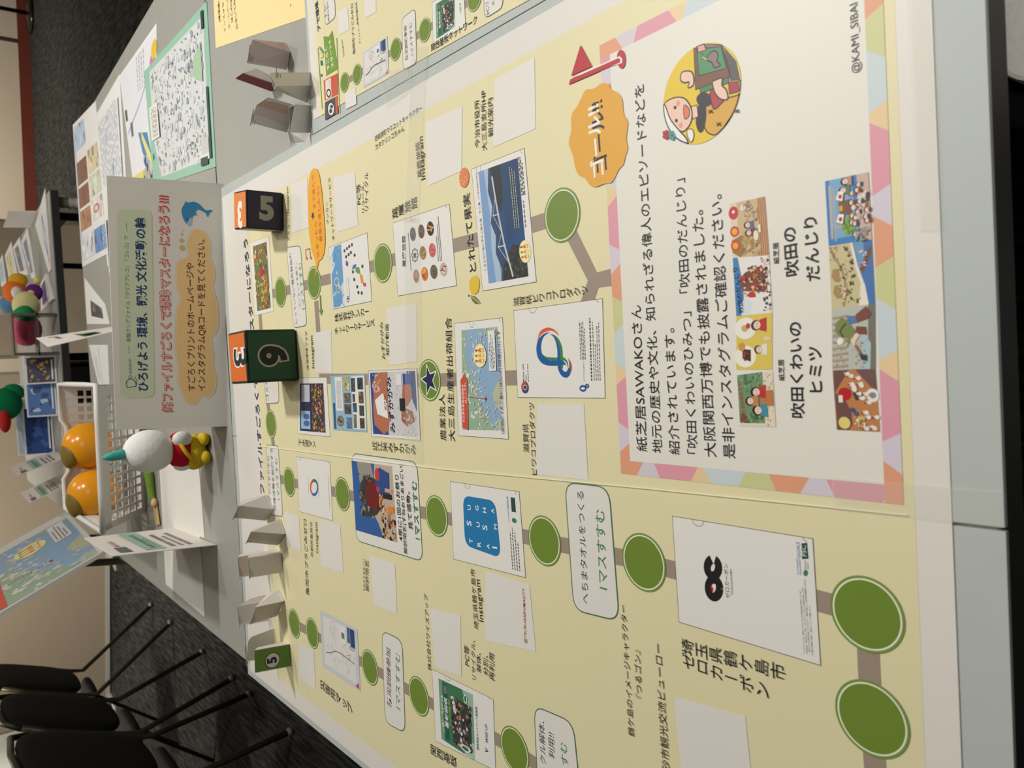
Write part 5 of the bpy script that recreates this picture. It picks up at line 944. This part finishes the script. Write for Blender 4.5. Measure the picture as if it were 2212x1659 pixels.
k = MB(); k.tube([(x_ + .02, y_ - .026, TOP + .052), (x_ - .002, y_ - .033, TOP + .042), (x_ - .024, y_ - .028, TOP + .026)], .004, 8); k.build('strap', YLF, r, True)
# knitted green strap with wooden tag beside the toy
gp = [onZ(316, 1012, TAB + .014), onZ(322, 1030, TAB + .012), onZ(325, 1050, TAB + .010), onZ(328, 1075, TAB + .010), onZ(334, 1088, TAB + .008)]
k = MB(); k.tube(gp, [.012, .011, .010, .009, .006], 10); rt = empty('knitted_strap', gp[2], 'green knitted strap with a wooden tag lying by the basket', 'strap'); k.build('knit', mat((120, 150, 62), .95, noise=.3, nscale=220, bump=.8), rt, True)
k = MB(); q = [onZ(331, 1086, TAB + .003), onZ(339, 1084, TAB + .003), onZ(346, 1133, TAB + .003), onZ(337, 1134, TAB + .003)]; k.slab(q, .002); k.build('wooden_tag', mat((204, 176, 122), .6), rt)
k = MB(); k.ball(onZ(333, 1086, TAB + .008), (.012, .012, .008), 0, 14, 9); k.build('bead', mat((206, 178, 128), .6), rt, True)
# ------------------------------------------------------------------ label cards
def label_card(pb_n, pb_f, pt_n, pt_f, lab, rows, base=None, name='label_card'):
    root = empty(name, (pb_n + pb_f)/2, lab, 'card', 'green banded label cards')
    k = MB(); n = (pb_f - pb_n).cross(pt_n - pb_n).normalized(); k.slab([pb_n, pb_f, pt_f, pt_n], .0012, n); f_ = k.build('panel', mat((226, 220, 212), .5), root)
    pl = Plane(pb_n, pb_f - pb_n, pt_n - pb_n)
    s_ = .0004
    p_ = Pr(pl, s_, 1e-5); W_ = (pb_f - pb_n).length; T_ = (pt_n - pb_n).length
    p_.uv([(W_*.08, T_*.46), (W_*.92, T_*.46), (W_*.92, T_*.66), (W_*.08, T_*.66)], (152, 184, 164)); p_.uv([(W_*.08, T_*.78), (W_*.30, T_*.78), (W_*.30, T_*.90), (W_*.08, T_*.90)], (90, 102, 98)); p_.uv([(W_*.36, T_*.82), (W_*.6, T_*.82), (W_*.6, T_*.87), (W_*.36, T_*.87)], (186, 150, 146))
    R = random.Random(2)
    for b_, x1, hh_, c_ in rows:
        x = .14
        while x < x1: ww = R.uniform(.03, .06); p_.uv([(W_*x, T_*b_), (W_*(x + ww), T_*b_), (W_*(x + ww), T_*(b_ + hh_)), (W_*x, T_*(b_ + hh_))], c_); p_.h -= p_.step; x += ww + .02
    p_.build('print', f_)
    if base:
        k = MB(); k.slab(base, .0012, Vector((0, 0, 1))); k.build('base_flap', mat((228, 224, 216), .5), root)
ROWS = [(.53, .8, .055, (70, 96, 104)), (.49, .6, .02, (90, 110, 110)), (.34, .7, .05, (120, 116, 112)), (.26, .6, .04, (140, 136, 132)), (.17, .75, .05, (130, 126, 122))]
yb = 1.535
A_ = Vector((-.318, yb, TAB + .002)); B_ = Vector((-.330, 1.86, TAB + .002)); A2 = onY(243, 1201, yb); B2 = onY(181, 1162, 1.86)
label_card(A_, B_, A2, B2, 'large white green banded label card at the left table edge before the map board', ROWS, [A_ + Vector((.001, .08, -.0006)), Vector((-.176, 1.622, TAB + .0014)), Vector((-.196, 1.94, TAB + .0014)), B_ + Vector((.001, .06, -.0006))])
A_ = Vector((.140, 2.02, TAB + .002)); B_ = Vector((.155, 2.24, TAB + .002)); A2 = onY(104, 750, 2.02); B2 = onY(78, 731, 2.24)
label_card(B_, A_, B2, A2, 'narrow white label card with a green band, standing behind the tent sign', ROWS, None)
k = MB(); k.slab([Vector((-.176, 1.648, TAB + .001)), Vector((-.19, 1.955, TAB + .001)), Vector((-.480, 1.97, TAB + .001)), Vector((-.486, 1.652, TAB + .001))][::-1], .0009, Vector((0, 0, 1))); tag(k.build('pale_sheet', mat((232, 228, 220), .55)), 'thin white sheet under the left label card', 'paper')  # thin white sheet added over a paler stretch of tabletop
# ------------------------------------------------------------------ leaflets on the rear table
TP = Plane((0, 0, TAB), (1, 0, 0), (0, 1, 0))
def leaflet(q, lab, art, cat='leaflet', z=.0006, col=(236, 234, 230), name='leaflet', grp='leaflets on the rear table'):
    pl = Plane((0, 0, TAB + z), (1, 0, 0), (0, 1, 0)); P_ = [pl.px(t) for t in q]
    root = empty(name, pl.at(sum(P_, Vector((0, 0))) / 4, -z), lab, cat, grp)
    k = MB(); k.slab([pl.at(t) for t in P_], z*.9, Vector((0, 0, 1)) if (P_[1]-P_[0]).cross(P_[2]-P_[0]) > 0 else Vector((0, 0, 1))); k.build('sheet', mat(col, .45), root)
    p_ = Pr(pl, .0002, 1e-5); art(p_, Pic(p_, q)); p_.build('print', root, None, .4)
K9 = crop(130, 0, .24105)
def gmap(p_, P_):
    P_.poly([(.06, .06), (.94, .05), (.95, .90), (.40, .93), (.06, .84)], (214, 216, 216)); P_.blobs(260, (.07, .08, .93, .88), .034, [(190, 194, 198), (226, 226, 228), (204, 206, 212), (160, 168, 174), (210, 222, 206)], 121); P_.blobs(170, (.1, .1, .92, .86), .013, [(120, 124, 132), (150, 150, 160), (130, 146, 136)], 122)
    P_.poly([(.55, .09), (.6, .19), (.72, .2), (.8, .09)], (170, 200, 166)); P_.rect(.38, .80, .66, .95, (232, 230, 222)); P_.dashes([(.40, .83 + .025*i, .64) for i in range(4)], (90, 96, 96), .01); P_.rect(.37, .79, .60, .80, (56, 90, 86)); P_.rect(.06, .06, .13, .18, (226, 226, 220)); P_.rect(.06, .03, .5, .055, (56, 84, 84)); P_.rect(.10, .06, .2, .16, (204, 204, 202)); P_.rect(.01+.02, .08, .08, .18, (50, 80, 80)); P_.rect(.86, .04, .97, .07, (52, 76, 78))
leaflet([(333, 404), (311, 155), (446, 2), (466, 360)], 'mint green bordered map leaflet lying on the right of the rear table', gmap, col=(150, 194, 170), z=.0012)
def ymap(p_, P_):
    P_.rect(.03, .03, .98, .97, (228, 228, 232)); P_.poly([(0, 1), (.06, 1), (.1, .5), (.06, 0), (0, 0)], (222, 214, 110)); P_.poly([(.0, .1), (.12, .1), (.36, .3), (.40, .6), (.24, .5), (.1, .3)], (70, 130, 180)); P_.poly([(.06, .1), (.2, .2), (.40, .5), (.34, .5), (.12, .22)], (226, 222, 130)); P_.ell(.78, .1, .07, .08, (206, 120, 170)); P_.ell(.86, .06, .06, .07, (222, 196, 60)); P_.line([(.45, .95), (.60, .5), (.76, .16)], .004, (90, 150, 206)); P_.rect(.56, .9, .66, .97, (60, 90, 90)); P_.dashes([(.7, .5 - .06*i, .96) for i in range(4)], (130, 130, 140), .014); P_.rect(.4, .76, .52, .84, (110, 104, 120)); P_.blobs(26, (.02, .02, .2, .5), .05, [(196, 200, 206), (206, 160, 60), (40, 60, 110), (150, 176, 196)], 131)
leaflet([(288, 398), (258, 164), (338, 50), (338, 392)], 'white leaflet with yellow edge and blue stripes, half under the mint green map', ymap, z=.0008)
def blue(p_, P_):
    P_.dashes([(.08, .9 - .045*i, .92) for i in range(17)], (150, 160, 180), .014, 9, .05); P_.blobs(26, (.05, .1, .95, .9), .035, [(176, 200, 226), (196, 210, 228), (206, 214, 226)], 141); P_.line([(.42, .62), (.5, .48), (.62, .40)], .006, (60, 120, 196)); P_.rect(.1, .08, .9, .12, (120, 120, 140))
leaflet([(232, 575), (205, 252), (258, 160), (284, 575)], 'white leaflet with faint blue print beside the brown photograph leaflet', blue, z=.0010)
def photo(p_, P_):
    P_.poly([(.05, .93), (.95, .93), (.95, .97), (.05, .97)], (170, 196, 222)); P_.rect(.66, .86, .96, .98, (186, 206, 226)) if 0 else None
    for a0, b0, a1, b1, c_ in [(.56, .52, .72, .94, (120, 70, 44)), (.40, .52, .54, .94, (130, 64, 44)), (.24, .52, .38, .94, (176, 120, 84)), (.80, .5, .97, .94, (186, 206, 230)), (.58, .08, .74, .46, (222, 206, 170)), (.42, .08, .56, .46, (206, 214, 190)), (.26, .08, .40, .46, (226, 220, 214)), (.04, .08, .2, .46, (98, 146, 206)), (.04, .52, .2, .94, (226, 226, 230))]:
        P_.rect(a0, b0, a1, b1, c_); P_.blobs(10, (a0, b0, a1, b1), .045, [tuple(min(255, int(v*f)) for v in c_) for f in (.7, .9, 1.12)], int(a0*90 + b0*7))
    P_.ell(.33, .3, .03, .1, (196, 90, 80)); P_.ell(.33, .3, .018, .06, (226, 220, 214)); P_.dashes([(.04 + 0*i, .10 + .05*i, .2) for i in range(2)], (240, 240, 244), .014)
leaflet([(178, 577), (157, 270), (206, 218), (238, 545)], 'white leaflet with brown photographs at the far right of the rear table', photo, z=.0014)
def strip_(p_, P_): P_.rect(.05, .5, .6, .95, (60, 56, 80)); P_.blobs(26, (.05, .5, .6, .95), .05, [(90, 84, 110), (40, 40, 60), (130, 90, 90)], 151); P_.rect(.06, .08, .4, .4, (180, 200, 170))
leaflet([(236, 590), (222, 400), (250, 398), (262, 588)], 'white slip with a dark photograph half hidden behind the tent sign', strip_, z=.0018)
# yellow notice on the right
def yel(p_, P_):
    K4 = crop(460, 0, .18083)
    def tt(t, a_, b_, c_, bo): p_.text(t, K4(*a_), K4(*b_), c_, bo)
    tt('(環境編)', (95, 250), (80, 0), (60, 50, 44), .02); tt('インスタや', (155, 375), (130, 10), (70, 56, 48), .01); tt('ホームページ', (205, 330), (178, -30), (196, 60, 48), .02); tt('はこのQR', (242, 250), (222, -60), (60, 50, 44), .03); tt('のぞいてね', (300, 330), (262, -20), (60, 50, 44), .012); tt('D', (935, 62), (930, 40), (90, 80, 70), .01)
leaflet([K4_ for K4_ in ((466, 104), (460, -30), (655, -60), (671, 34))], 'pale orange notice sheet at the upper right picture edge', yel, 'notice', .0006, (246, 222, 162), 'notice_sheet', None)
# standing leaflet and small papers behind the sign
def upright(q, zb, zt, lab, art, name='standing_leaflet', cat='leaflet', col=(230, 228, 222)):
    """q: bottom near, bottom far, top far, top near in photo points"""
    P_ = [onZ(*q[0], zb), onZ(*q[1], zb), onZ(*q[2], zt), onZ(*q[3], zt)]; root = empty(name, (P_[0] + P_[1]) / 2, lab, cat); root.location.z = zb
    k = MB(); n = (P_[1] - P_[0]).cross(P_[3] - P_[0]).normalized()
    k.slab(P_, .001, n); k.build('panel', mat(col, .5), root)
    pl = Plane(P_[0], P_[1] - P_[0], P_[3] - P_[0]); p_ = Pr(pl, .0004, 1e-5); art(p_, Pic(p_, [pl.px(t) if 0 else ((Vector(t) - pl.o).dot(pl.u), (Vector(t) - pl.o).dot(pl.v)) for t in (P_[3], P_[2], P_[1], P_[0])], False)); 
    if p_.f: p_.build('print', root)
def bl_(p_, P_): P_.rect(.2, .2, .6, .75, (84, 76, 74)); P_.blobs(16, (.2, .2, .6, .75), .1, [(40, 38, 40), (130, 120, 116), (60, 90, 140), (160, 140, 130)], 161)
leaflet([(188, 700), (182, 600), (226, 656), (236, 700)], 'white leaflet with a dark photograph lying near the narrow label card', bl_, z=.0012)
def wh_(p_, P_): P_.line([(.1, .55), (.95, .5)], .002, (110, 108, 106)); P_.dashes([(.2, .8, .8), (.2, .7, .7)], (170, 166, 162), .03)
leaflet([(214, 838), (192, 745), (232, 745), (236, 838)], 'white folded paper with a crease between basket and narrow label card', wh_, z=.003)
# ------------------------------------------------------------------ map board on a tilted stand
Bm, Am = onZ(225, 1190, .70), onZ(140, 1100, .70); Am = Bm + Vector((.0, .80, 0)) + Vector((.03, 0, 0)); Cm = onY(0, 1325, Bm.y); lean = (Cm - Bm).normalized()
MPL = Plane(Bm, Am - Bm, lean); Lm = (Am - Bm).length; Hm = .37
r = empty('map_board', (Bm.x - .12, (Bm.y + Am.y)/2, 0), 'tilted board with a blue and green island map standing behind the left of the table', 'board')
k = MB(); k.slab([MPL.at((0, 0)), MPL.at((Lm, 0)), MPL.at((Lm, Hm)), MPL.at((0, Hm))], .012, MPL.n); bo = k.build('panel', mat((222, 220, 214), .5), r)
p = Pr(MPL, .0006, 1.2e-5); P_ = Pic(p, [(.03, Hm - .03), (Lm - .12, Hm - .03), (Lm - .12, .01), (.03, .01)], False); P_ = Pic(p, [(.015, Hm - .03), (Lm - .10, Hm - .03), (Lm - .10, .015), (.015, .015)], False)
island_map(P_); p.build('map_print', bo)
k = MB(); c_ = MPL.at((Lm/2, .12), -.014)
for s_ in (-.22, .22):
    q = MPL.at((Lm/2 + s_, .12), -.014); k.tube([q, (q.x - .10, q.y, .03)], .012, 10)
k.build('stand_leg', mat((196, 194, 186), .4, .3), r)
k = MB(); q = MPL.at((Lm/2, .12), -.014); k.box(q.x - .30, q.y - .30, 0, q.x + .16, q.y - .24, .03); k.box(q.x - .30, q.y + .24, 0, q.x + .16, q.y + .30, .03); k.build('stand_foot', mat((206, 204, 196), .4, .2), r)
# ------------------------------------------------------------------ rear display table, crowded
K1r = crop(0, 380, .25316); K2r = crop(0, 700, .25316)
def cover(cols, seed):
    def f(p_, P_):
        P_.fill(cols[0]); P_.blobs(40, (.06, .08, .94, .92), .085, cols, seed); P_.rect(.1, .06, .9, .12, (230, 228, 222))
    return f
def plain(cols, seed):
    def f(p_, P_):
        P_.rect(.12, .35, .88, .85, cols[0]); P_.blobs(9, (.12, .35, .88, .85), .14, cols, seed); P_.dashes([(.12, .25, .8), (.12, .15, .7)], (150, 150, 156), .03)
    return f
def rleaf(q, lab, art, z): leaflet(q, lab, art, 'brochure', z, (228, 226, 222), 'brochure', 'brochures on the rear display table')
def lp(*pts): return [K1r(*t) for t in pts]
def ringart(p_, P_): P_.line([(.2, .3), (.5, .55), (.85, .45)], .012, (60, 110, 190)); P_.line([(.2, .3), (.55, .3), (.85, .45)], .010, (60, 110, 190)); P_.line([(.1, .2), (.2, .35)], .012, (206, 90, 80))
rleaf(lp((415, 830), (265, 300), (382, 110), (430, 740))[0:1] + lp((300, 420), (382, 110), (432, 800)), 'white brochure with a thin blue loop at the right front of the display table', ringart, .004)
rleaf(lp((270, 880), (180, 560), (235, 440), (300, 860)), 'white brochure with grey and blue photograph beside the soft toys', plain([(130, 134, 140), (90, 140, 200), (180, 190, 200)], 201), .006)
rleaf(lp((170, 850), (110, 610), (165, 520), (240, 840)), 'white brochure with a large grey photograph left of the blue loop one', plain([(120, 122, 128), (150, 156, 164), (90, 120, 170)], 202), .008)
rleaf(lp((80, 900), (40, 680), (95, 560), (150, 860)), 'pale brochure with green and red picture near the left of the white ones', plain([(214, 206, 150), (150, 180, 120), (200, 130, 120)], 203), .010)
rleaf(lp((8, 945), (-8, 730), (22, 668), (54, 915)), 'pale blue brochure at the upper left picture edge', plain([(176, 206, 222), (140, 180, 210)], 204), .012)
rleaf(lp((350, 1150), (345, 920), (392, 830), (448, 1050)), 'white brochure with a violet photograph hanging over the display table edge', plain([(110, 96, 150), (90, 110, 160), (150, 140, 170)], 205), .010)
def mini_card(q0, q1, h, lab):
    A_, B_ = onZ(*q0, .72), onZ(*q1, .72); r = empty('price_card', (A_ + B_)/2, lab, 'card'); n = (B_ - A_).cross(Vector((0, 0, 1))).normalized()
    k = MB(); k.slab([A_, B_, B_ + Vector((0, .03, h)), A_ + Vector((0, .03, h))], .002, None); k.build('panel', mat((232, 230, 226), .5), r); r.location.z = .70
mini_card(K1r(215, 440), K1r(270, 300), .10, 'small white tented price card behind the brochures')
# soft toys on the display table (plain shapes)
def ytoy(px, py, y, z0=None): return onY(px, py, y)
def toy(name, lab, shapes, cat='soft toy'):
    root = None
    for nm, (px, py), y, rad, col in shapes:
        c_ = onY(px, py, y)
        if root is None: root = empty(name, (c_.x, c_.y, .70), lab, cat, 'soft toys on the display table')
        k = MB(); k.ball(c_, rad, 0, 24, 14); k.build(nm, mat(col, .95, bump=.4, nscale=120, noise=.06, spec=.05), root, True)
toy('round_plush', 'round plush cake toy with pink base, green band and cream top', [('base', (56, 712), 3.62, (.066, .06, .056), (206, 96, 120)), ('band', (54, 682), 3.62, (.064, .06, .040), (44, 132, 74)), ('cap', (56, 660), 3.62, (.056, .05, .048), (214, 206, 150))])
toy('round_plush', 'small violet plush on top of the cake shaped toy', [('body', (73, 632), 3.66, (.035, .03, .032), (96, 44, 112)), ('spot', (67, 632), 3.635, (.010, .008, .013), (214, 200, 110)), ('tip', (80, 606), 3.66, (.016, .014, .012), (206, 200, 120))])
toy('round_plush', 'orange and yellow plush behind the cake shaped toy', [('body', (32, 630), 3.9, (.050, .045, .045), (226, 120, 54)), ('crown', (39, 606), 3.9, (.032, .03, .036), (222, 170, 50)), ('belly', (36, 632), 3.86, (.026, .02, .02), (226, 220, 212))])
toy('round_plush', 'blue plush behind the cake shaped toy', [('body', (24, 658), 3.95, (.036, .035, .05), (100, 150, 184)), ('head', (6, 660), 3.97, (.04, .036, .045), (214, 200, 200))])
toy('green_plush', 'dark green plush with red base at the upper left picture edge', [('body', (14, 872), 3.75, (.066, .06, .056), (22, 112, 72)), ('arm', (28, 848), 3.75, (.036, .03, .040), (28, 122, 78)), ('foot', (10, 908), 3.72, (.05, .04, .022), (176, 44, 42))])
# plastic display shelf
SHM = mat((96, 92, 86), .25, spec=.6); r = empty('display_shelf', (.21, 3.5, .70), 'smoky plastic display shelf between the soft toys and the colourful covers', 'shelf')
k = MB(); k.box(.13, 3.455, .70, .14, 3.545, .84); k.build('side_panel', SHM, r); k = MB(); k.box(.28, 3.455, .70, .29, 3.545, .84); k.build('side_panel', SHM, r)
k = MB(); k.box(.13, 3.455, .76, .29, 3.545, .766); k.build('shelf_board', SHM, r); k = MB(); k.box(.13, 3.455, .84, .29, 3.545, .846); k.build('shelf_board', SHM, r)
# colourful covers standing in a row (nearest first)
covers = [((72, 770), (76, 830), [(70, 66, 84), (206, 170, 70), (180, 90, 80), (60, 90, 140)], 'dark many coloured cover'), ((88, 768), (100, 900), [(84, 120, 176), (180, 206, 224), (60, 80, 130)], 'pale blue and dark blue cover'),
          ((104, 765), (112, 880), [(200, 190, 196), (150, 110, 110), (226, 220, 220)], 'pale pink cover'), ((60, 880), (66, 985), [(40, 70, 130), (20, 50, 100), (60, 96, 160)], 'deep blue cover'), ((40, 830), (50, 985), [(176, 190, 206), (130, 100, 96), (206, 206, 200)], 'pale grey and brown cover')]
for i, (a_, b_, cs_, nm) in enumerate(covers):
    y0 = 3.58 + .05*i if i < 3 else 3.66 + .05*i
    L_, R_ = onY(a_[0], b_[1], y0), onY(a_[0], a_[1], y0)
    zt = min(.93, max(L_.z, .80)); A_ = Vector((L_.x, y0 - .03, .70)); B_ = Vector((R_.x, y0 - .03, .70)); D_ = Vector((L_.x, y0 + .02, zt)); E_ = Vector((R_.x, y0 + .02, zt))
    root = empty('brochure', (A_ + B_)/2, 'upright %s, left of the plastic shelf on the display table' % nm, 'brochure', 'upright covers on the display table')
    k = MB(); k.slab([A_, B_, E_, D_], .003, None); o = k.build('cover', mat((226, 224, 218), .4), root)
    pl = Plane(A_, B_ - A_, D_ - A_); W_ = (B_ - A_).length; T_ = (D_ - A_).length; p_ = Pr(pl, .0006, 1e-5); cover(cs_, 300 + i)(p_, Pic(p_, [(.006, T_-.006), (W_-.006, T_-.006), (W_-.006, .006), (.006, .006)], False)); p_.build('print', root)
def far_card(n0, n1, t1, t0, lab):
    A_, B_ = onZ(*n0, .70), onZ(*n1, .70); D_ = onY(*t0, A_.y + .01); E_ = onY(*t1, B_.y + .01)
    label_card(A_, B_, E_ if 0 else D_, E_, lab, ROWS)
A_ = Vector((-.275, 3.47, .70)); B_ = Vector((-.265, 3.80, .70)); label_card(A_, B_, A_ + Vector((-.05, .02, .16)), B_ + Vector((-.05, .02, .16)), 'grey white label card at the far left of the display table, right one of two', ROWS)
A_ = Vector((-.385, 3.47, .70)); B_ = Vector((-.375, 3.78, .70)); label_card(A_, B_, A_ + Vector((-.05, .02, .13)), B_ + Vector((-.05, .02, .13)), 'grey white label card at the far left of the display table, left one of two', ROWS)
r = empty('shade_box', (-.02, 5.55, 0), 'dark box added behind the display table for the shadow under its edge', 'box')  # dark box added to stand for the shadow under the display table
k = MB(); k.box(-.10, 5.3, 0, .155, 5.8, .48); k.build('body', mat((24, 24, 24), .7), r, bevel=.01)
k = MB(); k.box(-.105, 5.295, .48, .16, 5.805, .50); k.build('lid', mat((30, 30, 30), .6), r)
k = MB(); q = onY(140, 438, 3.50); k.lathe((q.x, q.y, q.z - .075), [(0, 0), (.018, 0)] + [(.018 + (.005 if i % 2 else 0), .012*i) for i in range(1, 9)] + [(.026, .10), (.030, .125), (.0, .125)], 20)
jt = k.build('leg_joint', mat((214, 212, 204), .5), bpy.data.objects['display_table'], True); jt['label'] = 'ribbed white plastic leg joint'
